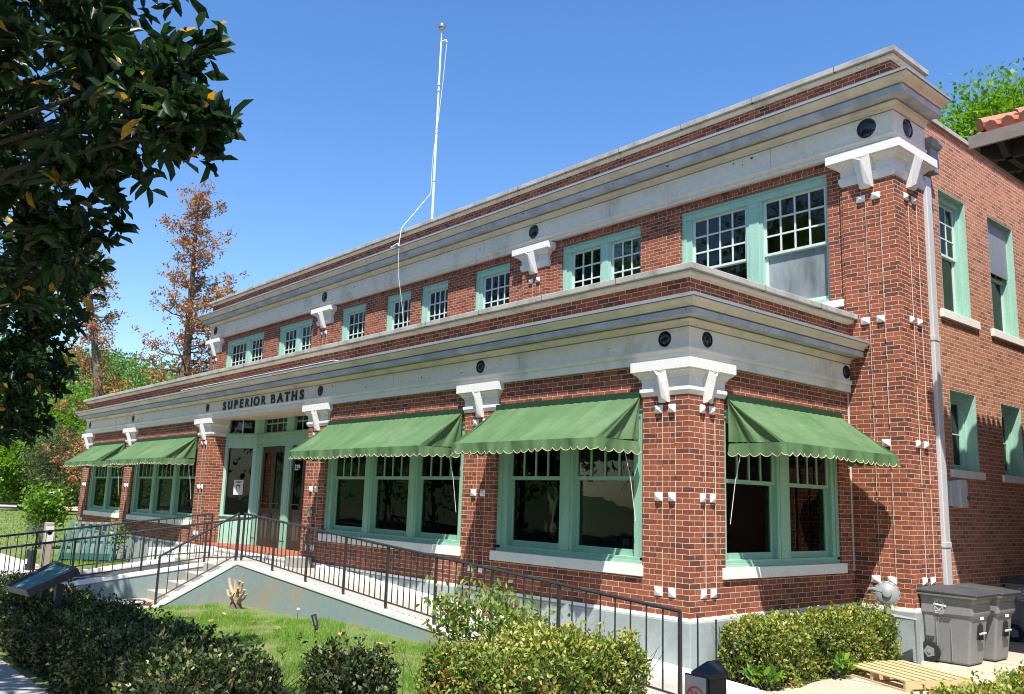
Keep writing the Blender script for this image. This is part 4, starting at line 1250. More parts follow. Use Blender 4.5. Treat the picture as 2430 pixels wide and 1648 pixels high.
def rdir(n):
    v = rng.normal(size=(n, 3)); return v / np.linalg.norm(v, axis=1, keepdims=True)

def hedge(label, x0, x1, y0, y1, z0, z1, mat, dens=2600, size=.052, lump=.06, rot=None, holes=0.0, group='clipped hedges', name='hedge', core=True):
    t = thing(name, label, 'hedge', ((x0 + x1) / 2, (y0 + y1) / 2, z0), group)
    lx, ly, lz_ = x1 - x0, y1 - y0, z1 - z0
    area = np.array([lx * ly, lx * lz_, lx * lz_, ly * lz_, ly * lz_])
    n = int(area.sum() * dens)
    side = rng.choice(5, n, p=area / area.sum())
    a, b = rng.random(n), rng.random(n)
    P = np.empty((n, 3)); Nn = np.zeros((n, 3))
    for s_, (ax, sg) in enumerate(((2, 1), (1, -1), (1, 1), (0, -1), (0, 1))):
        m_ = side == s_
        oth = [i for i in range(3) if i != ax]
        lo = np.array([x0, y0, z0]); hi = np.array([x1, y1, z1])
        P[m_, oth[0]] = lo[oth[0]] + (hi - lo)[oth[0]] * a[m_]
        P[m_, oth[1]] = lo[oth[1]] + (hi - lo)[oth[1]] * b[m_]
        P[m_, ax] = hi[ax] if sg > 0 else lo[ax]
        Nn[m_, ax] = sg
    # rounded edges and lumps
    c = np.array([(x0 + x1) / 2, (y0 + y1) / 2, z0 + lz_ * .45])
    ph = rng.random(8) * 6
    w = np.sin(P[:, 0] * 3.1 + ph[0]) * np.sin(P[:, 1] * 3.7 + ph[1]) + .6 * np.sin(P[:, 0] * 7.3 + P[:, 2] * 6 + ph[2]) * np.sin(P[:, 1] * 8.1 + ph[3]) + .4 * np.sin(P[:, 0] * 17 + P[:, 1] * 13 + P[:, 2] * 15 + ph[4])
    e = np.minimum.reduce([np.abs(P[:, 0] - x0), np.abs(P[:, 0] - x1)]) ; e2 = np.minimum(np.abs(P[:, 1] - y0), np.abs(P[:, 1] - y1)); e3 = np.abs(P[:, 2] - z1)
    es = np.sort(np.stack([e, e2, e3], 1), 1)
    inset = .11 * np.exp(-es[:, 1] / .08)
    depth = -rng.random(n) ** 1.4 * .20 + .03
    P += Nn * (lump * w - inset + depth)[:, None] - (np.sign(P - c) * inset[:, None] * .5)
    P[:, 2] = np.maximum(P[:, 2], z0)
    A = Nn * .7 + rdir(n) * .9 + np.array([0, 0, .35])
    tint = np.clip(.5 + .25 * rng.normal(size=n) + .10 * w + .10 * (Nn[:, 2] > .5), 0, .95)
    tint[rng.random(n) < .03] = .99
    hole = np.sin(P[:, 0] * 9 + ph[5]) * np.sin(P[:, 1] * 10 + ph[6]) * np.sin(P[:, 2] * 9 + ph[7]) + .5 * np.sin(P[:, 0] * 21 + P[:, 2] * 17 + ph[5]) * np.sin(P[:, 1] * 19 + ph[6])
    kp = (hole < .42) | (rng.random(n) < .22)
    deadp = np.sin(P[:, 0] * 4.3 + ph[6]) * np.sin(P[:, 1] * 3.9 + ph[7]) * np.sin(P[:, 2] * 5 + ph[5]) > .55
    tint[deadp & (rng.random(n) < .3)] = .98
    P, A, Nn, tint = P[kp], A[kp], Nn[kp], tint[kp]
    # shoots standing proud of the clipped top
    ns_ = int(lx * ly * 30)
    sp, sa = [], []
    for _ in range(ns_):
        x, y = x0 + lx * rng.random(), y0 + ly * rng.random()
        for k in range(5):
            sp.append((x + rng.normal() * .006, y + rng.normal() * .006, z1 - .02 + k * .022 + rng.random() * .02)); sa.append((rng.normal(), rng.normal(), .9))
    sp = np.array(sp)
    m_ = len(sp)
    P = np.concatenate([P, sp]); A = np.concatenate([A, np.array(sa)]); Nn = np.concatenate([Nn, rdir(m_)])
    tint = np.concatenate([tint, np.clip(.75 + .15 * rng.normal(size=m_), 0, .95)]); n = len(P)
    leaves('leaves', P, A, Nn + rdir(n) * .8, size * (.45 + 1.0 * rng.random(n)), size * .55 * (.7 + .6 * rng.random(n)), tint, mat, t, shape=4, curl=.25)
    if core:
        mb = MB(); q = .17
        nx, ny = max(2, int(lx / .25)), max(2, int(ly / .25))
        mb.box(x0 + q, x1 - q, y0 + q, y1 - q, z0, z1 - q)
        build('inner_twigs', mb, 'twig', t)
    mb = MB()
    for _ in range(int(area.sum() * 9)):
        x, y = x0 + .05 + (lx - .1) * rng.random(), y0 + .05 + (ly - .1) * rng.random()
        if rng.random() < .5: y = y0 + .08 if rng.random() < .6 else y1 - .08
        else: x = x1 - .08
        q = Vector((x, y, z0))
        mb.tube([q, q + Vector((rng.normal() * .08, rng.normal() * .08, lz_ * .5)), q + Vector((rng.normal() * .14, rng.normal() * .14, lz_ * .92))], [.008, .006, .003], 4, cap=False)
    build('branches', mb, 'twig', t)['kind'] = 'stuff'
    return t

def bush(name, label, base, h, r, mat, nst=7, nl=1400, size=.06, cat='shrub', group=None, barkm='bark', asp=.4):
    t = thing(name, label, cat, base, group)
    mb = MB(); tips = []
    bx, by, bz = base
    for k in range(nst):
        an = 2 * math.pi * (k + rng.random()) / nst
        rr = r * (.4 + .6 * rng.random()); hh = h * (.6 + .4 * rng.random())
        p0 = Vector((bx + rng.normal() * .03, by + rng.normal() * .03, bz)); p1 = p0 + Vector((math.cos(an) * rr * .45, math.sin(an) * rr * .45, hh * .5)); p2 = p0 + Vector((math.cos(an) * rr, math.sin(an) * rr, hh))
        mb.tube([p0, p1, p2], [.013, .009, .004], 5)
        tips += [p1.lerp(p2, f) for f in (.1, .35, .6, .8, 1.0)]
        for _ in range(4):
            f = .3 + .6 * rng.random(); s0 = p1.lerp(p2, f); e = s0 + Vector((rng.normal() * .22 * r, rng.normal() * .22 * r, .12 * h + rng.random() * .15 * h))
            mb.tube([s0, e], [.005, .003], 4); tips += [e, s0.lerp(e, .5)]
    build('stems', mb, barkm, t)
    T = np.array([tuple(x) for x in tips])
    idx = rng.integers(0, len(T), nl)
    P = T[idx] + rng.normal(size=(nl, 3)) * np.array([.055, .055, .05]) * (r + h)
    P[:, 2] = np.maximum(P[:, 2], bz + .05)
    leaves('leaves', P, rdir(nl) + np.array([0, 0, .5]), rdir(nl) + np.array([0, 0, 1]), size * (.6 + .7 * rng.random(nl)), size * asp * (.7 + .6 * rng.random(nl)), np.clip(.5 + .25 * rng.normal(size=nl), 0, 1), mat, t, shape=6)
    return t

def tree(name, label, base, h, cr, mat, n=6000, size=.28, trunk_r=.22, cz=.62, ch=.45, clumps=46, cat='tree', group=None, barkm='bark', asp=.6, lean=(0, 0)):
    t = thing(name, label, cat, base, group)
    b = Vector(base)
    top = b + Vector((lean[0], lean[1], h * .85))
    mb = MB()
    mid = b.lerp(top, .45) + Vector((rng.normal() * .3, rng.normal() * .3, 0))
    mb.tube([b, b + Vector((0, 0, .3)), mid, top], [trunk_r * 1.35, trunk_r, trunk_r * .65, trunk_r * .12], 9)
    cc = np.array([(b.x + top.x) / 2, (b.y + top.y) / 2, b.z + h * cz])
    d = rdir(clumps); rad = rng.random(clumps) ** .45 * .8
    K = cc + d * rad[:, None] * np.array([cr, cr, h * ch])
    for k in K[: min(clumps, 26)]:
        f = .3 + .5 * rng.random(); s0 = mid.lerp(top, max(0, f - .25))
        kk = Vector(tuple(k)); m_ = s0.lerp(kk, .5) + Vector((0, 0, -.06 * h * rng.random()))
        mb.tube([s0, m_, kk], [trunk_r * .32, trunk_r * .2, trunk_r * .05], 5)
    build('trunk', mb, barkm, t)
    idx = rng.integers(0, clumps, n)
    cs = (.16 + .12 * rng.random(clumps))[idx]
    off = rdir(n) * (rng.random(n) ** .75)[:, None] * np.array([cr, cr, h * ch * .75]) * cs[:, None] * 2.1
    P = K[idx] + off
    base_t = (.35 + .3 * rng.random(clumps))[idx]
    tint = np.clip(base_t + .16 * rng.normal(size=n), 0, 1)
    A = off / (np.linalg.norm(off, axis=1, keepdims=True) + 1e-6) + rdir(n) * .9
    leaves('crown', P, A, rdir(n) + np.array([0, 0, 1.2]), size * (.6 + .8 * rng.random(n)), size * asp * (.6 + .8 * rng.random(n)), tint, mat, t, shape=4, curl=.2)
    return t

# ------------------------------------------------------------------ grass
def grass(name, n, x0, x1, y0, y1, hfn, hmin, hmax, w, keep=None, tint0=.42):
    X = x0 + (x1 - x0) * rng.random(n); Y = y0 + (y1 - y0) * rng.random(n)
    pat = np.sin(X * 2.1 + 1) * np.sin(Y * 2.7) + .7 * np.sin(X * 5.3 + Y * 3.1) * np.sin(Y * 6.1 - X) + .5 * np.sin(X * 11 + 2) * np.sin(Y * 13)
    ok = rng.random(n) < np.clip(.62 + .4 * pat, .08, 1)
    if keep is not None: ok &= keep(X, Y)
    X, Y, pat = X[ok], Y[ok], pat[ok]; n = len(X)
    Z = np.array([hfn(x, y) for x, y in zip(X, Y)]) - .004
    A = np.stack([rng.normal(size=n) * .42, rng.normal(size=n) * .42, np.ones(n)], 1)
    H = (hmin + (hmax - hmin) * rng.random(n) ** 1.7) * np.clip(1 + .5 * pat, .4, 2.0)
    tint = np.clip(tint0 + .13 * rng.normal(size=n) - .10 * pat, 0, .84); tint[rng.random(n) < .07] = .97
    o = leaves(name, np.stack([X, Y, Z], 1), A, rdir(n), H, w, tint, 'grass', None, shape=3)
    o['kind'] = 'stuff'; o['label'] = 'short sunlit lawn grass'
    return o
def keepf(X, Y):
    bare = np.exp(-((X + 8.6) / 1.0) ** 2 - ((Y + 1.9) / .35) ** 2) + np.exp(-((X + 7.2) / 1.6) ** 2 - ((Y + 1.75) / .16) ** 2)
    return (rng.random(len(X)) > bare * 1.3) & ((X > -9.6) | (Y < -3.2))
grass('grass', 120000, -9.6, -.9, -5.3, -1.66, hgt, .03, .08, .007, keepf)
grass('grass', 26000, -24, -12.95, -2.6, .0, lambda x, y: -.775, .04, .09, .012, lambda X, Y: (X < -14.7) | (Y < -1.7))
grass('grass', 36000, -80, -27, -6, 11, lambda x, y: -.775, .05, .11, .05)

# fallen leaves and dandelion
for (x, y, lab, g) in ((-6.3, -2.7, 'dry brown leaves lying on the sunny lawn', 1), (-5.1, -2.9, '', 1), (-4.0, -2.55, '', 1), (-6.9, -3.2, '', 1), (-3.3, -2.2, '', 1), (-7.6, -2.6, '', 1), (-5.6, -3.6, '', 1)):
    n = 2
    P = np.array([(x + rng.normal() * .03, y + rng.normal() * .03, hgt(x, y) + .045) for _ in range(n)])
    A = rdir(n); A[:, 2] *= .15
    o = leaves('fallen_leaf', P - np.array([x, y, 0]), A, np.array([[0, 0, 1.]] * n) + rdir(n) * .3, .13, .06, rng.random(n), 'fallen')
    o.location = (x, y, 0)
    tag(o, 'dry brown leaf lying on the sunny front lawn', 'leaf', 'fallen leaves on the lawn')
n = 40
P = np.stack([-10.3 + rng.random(n) * .55, -3.1 + rng.random(n) * .16, -.74 + rng.random(n) * .03], 1)
A = rdir(n); A[:, 2] *= .3
o = leaves('leaf_litter', P, A, np.array([[0, 0, 1.]] * n) + rdir(n) * .4, .12, .06, rng.random(n), 'fallen')
tag(o, 'small drift of brown dry leaves at the foot of the stairs', 'leaf litter'); o['kind'] = 'stuff'
t = thing('dandelion_clock', 'white dandelion seed head on a thin stalk in front of the ramp wall', 'dandelion', (-6.28, -2.0, hgt(-6.28, -2.0)))
build('stalk', MB().tube([(-6.28, -2.0, hgt(-6.28, -2)), (-6.27, -2.0, hgt(-6.28, -2) + .17)], .004, 5), 'twig', t)
build('seed_head', MB().lathe((-6.27, -2.0, hgt(-6.28, -2) + .16), (0, 0, 1), [(.001, 0), (.022, .012), (.028, .028), (.02, .045), (.001, .052)], 10), 'white', t, smooth=True)

# cut stump in front of the ramp corner
sb = Vector((-8.75, -1.95, hgt(-8.75, -1.95)))
t = thing('pruned_stump', 'pale cut back shrub stump with stubby limbs in front of the ramp corner', 'stump', tuple(sb))
mb = MB()
for dx, dy, dz, r_ in ((-.34, -.02, .50, .035), (-.10, .0, .50, .03), (.10, .05, .46, .035), (.22, -.06, .50, .04), (.36, -.02, .36, .03), (.28, .05, .26, .028), (-.24, -.08, .30, .03), (-.2, .08, .22, .03), (.1, -.15, .3, .03)):
    e = sb + Vector((dx, dy, dz))
    mb.tube([sb + Vector((dx * .12, dy * .2, 0)), sb + Vector((dx * .3, dy * .4, dz * .42)), sb + Vector((dx * .8 + rng.normal() * .02, dy, dz * .75)), e], [r_ * 1.3, r_ * 1.0, r_ * .8, r_ * .72], 7)
    mb.tube([sb + Vector((dx * .6, dy * .7, dz * .62)), sb + Vector((dx * .6 + rng.normal() * .1, dy, dz * .62 + .12))], [r_ * .55, r_ * .4], 6)
build('limb', mb, 'stump', t)
mb = MB(); mb.tube([sb + Vector((0, 0, -.03)), sb + Vector((0, 0, .13))], [.13, .085], 10)
build('base', mb, 'bark', t)
# lawn spotlight
lb = Vector((-4.5, -2.65, hgt(-4.5, -2.65)))
t = thing('lawn_spotlight', 'small black spotlight on a spike in the front lawn', 'spotlight', tuple(lb))
build('spike', MB().tube([lb + Vector((0, 0, -.05)), lb + Vector((0, 0, .11))], .011, 6), 'blackpost', t)
build('lamp_head', MB().tube([lb + Vector((.05, 0, .08)), lb + Vector((.02, .0, .13)), lb + Vector((-.055, 0, .235)), lb + Vector((-.07, 0, .26))], [.02, .034, .036, .041], 10), 'blackpost', t)

# ------------------------------------------------------------------ hedges and shrubs
hedge('long dark clipped hedge along the sidewalk in tree shade, lower left', -9.3, -.4, -6.2, -5.15, -.78, -.09, 'hedge_shade', dens=2300, size=.055, lump=.06)
hedge('dark clipped hedge beyond the stair path, behind the exhibit panel', -20.5, -11.6, -6.2, -5.4, -.78, -.12, 'hedge_shade', dens=900, size=.07)
hedge('low dark hedge clump at the bottom of the lawn', -.78, .08, -4.85, -4.25, -.78, -.04, 'hedge_shade', dens=2600, lump=.10)
hedge('sunny clipped hedge in front of the end of the ramp', -.02, 1.06, -4.1, -1.95, -.78, .03, 'hedge_sun', dens=3000, lump=.085)
hedge('sunny clipped hedge below the side window of the porch', .10, .84, .34, 3.8, -.76, -.04, 'hedge_sun', dens=3200, lump=.07)
hedge('yellow green hedge beside the alley walk, lower right corner', 3.15, 4.5, -3.5, 2.5, -.76, -.24, 'hedge_sun', dens=2600, lump=.06)
hedge('low ragged hedge strip at the bottom edge, between the dark hedge and the clump', -.45, .9, -5.35, -4.9, -.78, -.42, 'hedge_shade', dens=2200, lump=.10)
bush('azalea', 'leggy light green azalea growing above the hedge by the ramp', (-.95, -2.35, -.75), 1.15, .8, 'azalea', nst=9, nl=1900, size=.085)
bush('azalea', 'small bright green shrub at the left end of the hedge below the side window', (.30, 3.35, -.75), .8, .5, 'azalea', nst=6, nl=700, size=.06)
bush('garden_weed', 'low bright green weed at the foot of the hedge by the walk', (.80, .42, -.735), .2, .2, 'spring', nst=6, nl=90, size=.12, cat='weed')
bush('garden_weed', 'leafy green weed at the hedge foot beside the pallet', (.88, 1.9, -.735), .24, .25, 'spring', nst=6, nl=110, size=.12, cat='weed')
bush('climbing_shrub', 'tall loose green shrub at the far left corner of the porch', (-27.0, -1.0, -.78), 2.0, .75, 'spring', nst=12, nl=1700, size=.15, asp=.55)
bush('flower_plant', 'small plant growing through the teal bench', (-20.6, -.5, -.78), 1.1, .4, 'spring', nst=5, nl=160, size=.12)

# ------------------------------------------------------------------ bins, pallet, signs
def bin_(x0, y0, label):
    """wheeled bin: back at x0, front faces +X, near side faces -Y"""
    L_, Wd, H = .74, .62, .98
    z0 = -.735
    t = thing('wheeled_bin', label, 'bin', (x0 + L_ / 2, y0 + Wd / 2, z0), 'grey wheeled bins in the alley')
    mb = MB()
    def ring(a, z):  # taper factor a
        i = .07 * (1 - a)
        return [(x0 + i * .4, y0 + i, z), (x0 + L_ - i * 1.7, y0 + i, z), (x0 + L_ - i * 1.7, y0 + Wd - i, z), (x0 + i * .4, y0 + Wd - i, z)]
    lv = [(0, z0 + .01), (.62, z0 + .62), (.70, z0 + .66), (1.0, z0 + .70), (1.0, z0 + .86), (1.12, z0 + .90), (1.25, z0 + H)]
    vs = []
    for a, z in lv: vs += ring(a, z)
    fs = [(i * 4 + j, i * 4 + (j + 1) % 4, i * 4 + 4 + (j + 1) % 4, i * 4 + 4 + j) for i in range(len(lv) - 1) for j in range(4)] + [(0, 1, 2, 3)]
    mb.add(vs, fs)
    bd = build('body', mb, 'binbody', t, bevel=.03)
    # moulded side panels, corner pads, front pocket
    mb = MB()
    mb.box(x0 + .05, x0 + .17, y0 + .018, y0 + .06, z0 + .36, z0 + .66)
    mb.box(x0 + .20, x0 + .215, y0 + .022, y0 + .05, z0 + .10, z0 + .66)
    mb.box(x0 + .40, x0 + .412, y0 + .03, y0 + .06, z0 + .05, z0 + .68)
    build('side_rib', mb, 'binbody', bd, bevel=.006)
    fx = x0 + L_
    mb = MB()
    mb.add([(fx - .02, y0 + .12, z0 + .90), (fx - .02, y0 + .52, z0 + .90), (fx + .012, y0 + .47, z0 + .84), (fx + .012, y0 + .17, z0 + .84), (fx - .03, y0 + .12, z0 + .80), (fx - .03, y0 + .52, z0 + .80)],
           [(0, 1, 2, 3), (3, 2, 5, 4), (0, 3, 4), (1, 5, 2)])
    build('front_pad', mb, 'binbody', bd)
    mb = MB(); mb.add([(fx - .004, y0 + .14, z0 + .80), (fx - .004, y0 + .50, z0 + .80), (fx - .004, y0 + .42, z0 + .72), (fx - .004, y0 + .22, z0 + .72), (fx - .05, y0 + .14, z0 + .80), (fx - .05, y0 + .50, z0 + .80), (fx - .05, y0 + .42, z0 + .72), (fx - .05, y0 + .22, z0 + .72)],
           [(0, 1, 2, 3), (4, 5, 6, 7), (0, 1, 5, 4), (1, 2, 6, 5), (2, 3, 7, 6), (3, 0, 4, 7)])
    build('grab_recess', mb, 'rubber', bd)
    bxo('latch_recess', bd, 'rubber', fx - .10, fx - .03, y0 + .25, y0 + .38, z0 + .36, z0 + .56)
    build('latch_bar', MB().tube([(fx - .01, y0 + .22, z0 + .45), (fx - .01, y0 + .41, z0 + .45)], .016, 8), 'galv', bd)
    # lid
    mb = MB()
    zl = z0 + H
    vs = []
    for o, z in ((.055, zl - .012), (.062, zl + .02), (.045, zl + .035), (-.05, zl + .055), (-.09, zl + .05), (-.12, zl + .075), (-.2, zl + .085)):
        vs += [(x0 - o - .02, y0 - o, z + .01), (x0 + L_ + o + .03, y0 - o, z - .012), (x0 + L_ + o + .03, y0 + Wd + o, z - .012), (x0 - o - .02, y0 + Wd + o, z + .01)]
    fs = [(i * 4 + j, i * 4 + (j + 1) % 4, i * 4 + 4 + (j + 1) % 4, i * 4 + 4 + j) for i in range(6) for j in range(4)] + [(0, 1, 2, 3), (24, 25, 26, 27)]
    mb.add(vs, fs)
    build('lid', mb, 'binlid', t, bevel=.008)
    mb = MB()
    vs = []
    for o, z in ((.035, zl - .035), (.052, zl - .035), (.056, zl - .012), (.035, zl - .012)):
        vs += [(x0 - o, y0 - o, z), (x0 + L_ + o + .02, y0 - o, z - .01), (x0 + L_ + o + .02, y0 + Wd + o, z - .01), (x0 - o, y0 + Wd + o, z)]
    mb.add(vs, [(i * 4 + j, i * 4 + (j + 1) % 4, ((i + 1) % 4) * 4 + (j + 1) % 4, ((i + 1) % 4) * 4 + j) for i in range(4) for j in range(4)])
    build('rim', mb, 'meter', t)
    build('handle', MB().tube([(x0 - .10, y0 + .02, zl - .04), (x0 - .13, y0 + .02, zl - .02), (x0 - .13, y0 + Wd - .02, zl - .02), (x0 - .10, y0 + Wd - .02, zl - .04)], .02, 8), 'binbody', t)
    for yy in (y0 + .0, y0 + Wd - .05):
        w = build('wheel', MB().lathe((x0 + .10, yy, z0 + .145), (0, 1, 0), [(.10, 0), (.145, .005), (.15, .02), (.145, .045), (.10, .05)], 24), 'rubber', t, smooth=True)
        build('hub', MB().lathe((x0 + .10, yy, z0 + .145), (0, -1, 0), [(.09, -.01), (.085, .004), (.03, .004), (.028, .015), (.001, .016)], 5), 'meter', w)
    # prints on the near side and front
    mb = MB(); yy = y0 - .012; cx, cz = x0 + .27, z0 + .80
    def line(ax, az, bx, bz, w=.006):
        d = Vector((bx - ax, 0, bz - az)).normalized() * w; n_ = Vector((-d.z, 0, d.x))
        a_, b_ = Vector((cx + ax, yy, cz + az)), Vector((cx + bx, yy, cz + bz))
        mb.add([a_ - n_ * .5 - d * .3, b_ - n_ * .5 + d * .3, b_ + n_ * .5 + d * .3, a_ + n_ * .5 - d * .3], [(0, 1, 2, 3)])
    for s_ in (((-.075, .02), (0, .10)), ((0, .10), (.085, .02)), ((-.075, .02), (0, -.06)), ((.085, .02), (.0, -.06)), ((-.055, .055), (-.055, .095)), ((-.055, .095), (.055, .095)), ((.055, .095), (.055, .05)), ((-.055, .0), (-.055, -.10)), ((-.055, -.10), (.06, -.10)), ((.06, -.10), (.06, -.01)), ((-.055, -.07), (.06, -.07)), ((-.03, .05), (-.03, .075)), ((-.01, .05), (-.01, .075)), ((.01, .05), (.01, .075)), ((.03, .05), (.03, .075))):
        line(*s_[0], *s_[1])
    line(-.05, .025, .10, .005, .022)
    build('printed_emblem', mb, 'whiteprint', bd)
    text_mesh('embossed_name', 'Toter', .095, 'embossed', bd, (x0 + .31, y0 + .021, z0 + .60), (1, 0, 0), (0, 0, 1), .006, .002)
    text_mesh('serial_number', '57288', .05, 'whiteprint', bd, (fx - .012, y0 + .31, z0 + .64), (0, 1, 0), (0, 0, 1), .004, .003)
    return t
bin_(.90, 4.25, 'front grey wheeled bin with black lid and white house emblem, nearest the hedge')
bin_(.95, 5.03, 'second grey wheeled bin standing just behind the emblem bin')
bin_(.80, 7.7, 'last grey wheeled bin, half lost in the alley shadow')

pz = -.735
t = thing('wooden_pallet', 'new pale wooden pallet lying on the alley walk', 'pallet', (1.45, 2.5, pz), rz=R(-24))
mb = MB()
PX, PY = 1.22, 1.02
def prot(mb_, name, mat):
    o = build(name, mb_, mat, None, bevel=.004); o.parent = t
    return o
for k in range(7):
    y = -PY / 2 + k * (PY - .10) / 6
    prot(MB().box(-PX / 2, PX / 2, y, y + .10, .112, .132), 'deck_board', 'pallet')
for x in (-PX / 2, -.02, PX / 2 - .045):
    prot(MB().box(x, x + .045, -PY / 2 + .01, PY / 2 - .01, .02, .1115), 'stringer', 'pallet')
for y in (-PY / 2, -.07, PY / 2 - .12):
    prot(MB().box(-PX / 2, PX / 2, y, y + .12, .0, .0195), 'bottom_board', 'pallet')

# no smoking bollard
bx, by = 3.42, -4.22
t = thing('bollard_sign', 'black square bollard with no smoking sign beside the alley walk', 'bollard', (bx, by, -.73), rz=R(-3))
def lb_(name, mb_, mat, bev=0):
    o = build(name, mb_, mat, None, bevel=bev); o.parent = t
    return o
lb_('post', MB().box(-.075, .075, -.075, .075, 0, 1.03), 'blackpost', .006)
lb_('cap', MB().stack(-.083, .083, .083, [(0, 1.03), (0, 1.06), (-.07, 1.125), (-.08, 1.128)], fr=Fr('F', 0), front=.083), 'blackpost', .003)
sg = lb_('sign_plate', MB().box(-.13, .055, -.092, -.0755, .76, 1.045), 'signblack', .008)
def sb_(name, mb_, mat):
    o = build(name, mb_, mat, None); o.parent = sg
    return o
sb_('sign_face', MB().box(-.122, .047, -.0935, -.092, .768, 1.037), 'signshade')
cx, cz = -.0375, .905
mb = MB(); n = 40; vs = []
for k in range(n):
    a = 2 * math.pi * k / n
    vs += [(cx + .074 * math.cos(a), -.0945, cz + .074 * math.sin(a)), (cx + .060 * math.cos(a), -.0945, cz + .060 * math.sin(a))]
mb.add(vs, [(2 * k, 2 * ((k + 1) % n), 2 * ((k + 1) % n) + 1, 2 * k + 1) for k in range(n)])
a = R(-48); d = Vector((math.cos(a), 0, math.sin(a))) * .062; q = Vector((-d.z, 0, d.x)).normalized() * .007
c0 = Vector((cx, -.0945, cz))
mb.add([c0 - d - q, c0 + d - q, c0 + d + q, c0 - d + q], [(0, 1, 2, 3)])
sb_('red_ring', mb, 'signred')
mb = MB(); mb.box(cx - .046, cx + .022, -.0942, -.0937, cz - .022, cz - .006); mb.box(cx + .026, cx + .031, -.0942, -.0937, cz - .022, cz - .006); mb.box(cx + .035, cx + .04, -.0942, -.0937, cz - .022, cz - .006)
for ox in (0, .010):
    pts = [(cx + .029 + ox, cz + .0), (cx + .024 + ox, cz + .014), (cx + .002 + ox, cz + .02), (cx - .002 + ox, cz + .034), (cx + .006 + ox, cz + .046)]
    for (xa, za), (xb, zb) in zip(pts, pts[1:]):
        mb.add([(xa - .002, -.0942, za), (xa + .003, -.0942, za), (xb + .003, -.0942, zb), (xb - .002, -.0942, zb)], [(0, 1, 2, 3)])
sb_('cigarette', mb, 'signblack')

# exhibit panel above the hedge
t = thing('exhibit_panel', 'sloping black framed exhibit panel with blue green print above the left hedge', 'exhibit panel', (-5.2, -6.1, G))
pl = [Vector((-5.75, -6.33, .08)), Vector((-4.72, -6.33, .12)), Vector((-4.62, -5.82, .37)), Vector((-5.67, -5.82, .38))]
nrm = (pl[1] - pl[0]).cross(pl[3] - pl[0]).normalized()
mb = MB()
def inset(f): 
    c = sum(pl, Vector((0, 0, 0))) / 4
    return [p_.lerp(c, f) for p_ in pl]
o_, i_ = inset(0), inset(.10)
for k in range(4):
    k2 = (k + 1) % 4
    mb.hexa([o_[k] - nrm * .05, o_[k2] - nrm * .05, i_[k2] - nrm * .05, i_[k] - nrm * .05], [o_[k] + nrm * .04, o_[k2] + nrm * .04, i_[k2] + nrm * .02, i_[k] + nrm * .02])
build('frame', mb, 'blackpost', t)
ii = inset(.09)
build('print', MB().hexa([p_ - nrm * .04 for p_ in ii], [p_ + nrm * .012 for p_ in ii]), 'panelart', t)
mb = MB()
for k in range(5):
    a_, b_ = ii[0].lerp(ii[3], .22 + .1 * k), ii[1].lerp(ii[2], .22 + .1 * k)
    mb.hexa([a_.lerp(b_, .55) + nrm * .0125, a_.lerp(b_, .9 - .05 * (k % 3)) + nrm * .0125, a_.lerp(b_, .9 - .05 * (k % 3)) + nrm * .0125 + (ii[3] - ii[0]) * .025, a_.lerp(b_, .55) + nrm * .0125 + (ii[3] - ii[0]) * .025],
            [a_.lerp(b_, .55) + nrm * .0135, a_.lerp(b_, .9 - .05 * (k % 3)) + nrm * .0135, a_.lerp(b_, .9 - .05 * (k % 3)) + nrm * .0135 + (ii[3] - ii[0]) * .025, a_.lerp(b_, .55) + nrm * .0135 + (ii[3] - ii[0]) * .025])
build('text_lines', mb, 'signwhite', t)
for x in (-5.5, -4.85):
    build('leg', MB().box(x - .04, x + .04, -6.0, -5.92, G, .20), 'blackpost', t)

# grey marker post and black ash can by the left ramp
t = thing('marker_post', 'weathered pale post with a small plate behind the left railing', 'post', (-19.5, -2.62, -.77))
bxo('post', t, 'greypost', -19.6, -19.38, -2.73, -2.51, -.77, .40, bevel=.03)
pp_ = bxo('plate', t, 'signwhite', -19.379, -19.37, -2.72, -2.52, -.15, .30)
build('plate_mark', MB().lathe((-19.37, -2.62, .14), (1, 0, 0), [(.07, 0), (.07, .003), (.045, .003), (.045, 0)], 20), 'signblack', t)
t = thing('ash_can', 'short black cylinder with a white patch beside the marker post', 'ash can', (-18.5, -3.2, -.77))
build('can', MB().lathe((-18.5, -3.2, -.77), (0, 0, 1), [(.12, 0), (.12, .5), (.11, .52), (.10, .5), (.001, .49)], 20), 'blackpost', t, smooth=True)
bxo('patch', t, 'signwhite', -18.48, -18.40, -3.33, -3.30, -.60, -.48)

# teal slatted bench seen from behind, on the left lawn
t = thing('teal_bench', 'teal wooden slatted bench back on the grass by the left porch windows', 'bench', (-21.3, -1.1, -.77))
A0, A1 = Vector((-21.3, -1.8, -.66)), Vector((-20.35, -.65, -.66))
ud = (A1 - A0).normalized(); nd = Vector((ud.y, -ud.x, 0))
def bq(u, d, z): q = A0 + ud * u + nd * d; return (q.x, q.y, z)
class FB(Fr):
    def __init__(s): pass
    def p(s, u, d, z): return bq(u, d, z)
FBn = FB(); Lb = (A1 - A0).length
bxo('base_board', t, 'teal', -.05, Lb + .05, -.03, .03, -.70, -.52, fr=FBn)
bxo('top_rail', t, 'greypost', .1, Lb - .1, -.42, -.35, .30, .36, fr=FBn)
for k in range(7):
    u = .08 + (Lb - .16) * k / 6
    build('slat', MB().hexa([bq(u - .055, -.03, -.52), bq(u + .055, -.03, -.52), bq(u + .055, .0, -.52), bq(u - .055, .0, -.52)], [bq(u - .055, -.38, .36), bq(u + .055, -.38, .36), bq(u + .055, -.35, .36), bq(u - .055, -.35, .36)]), 'teal', t)
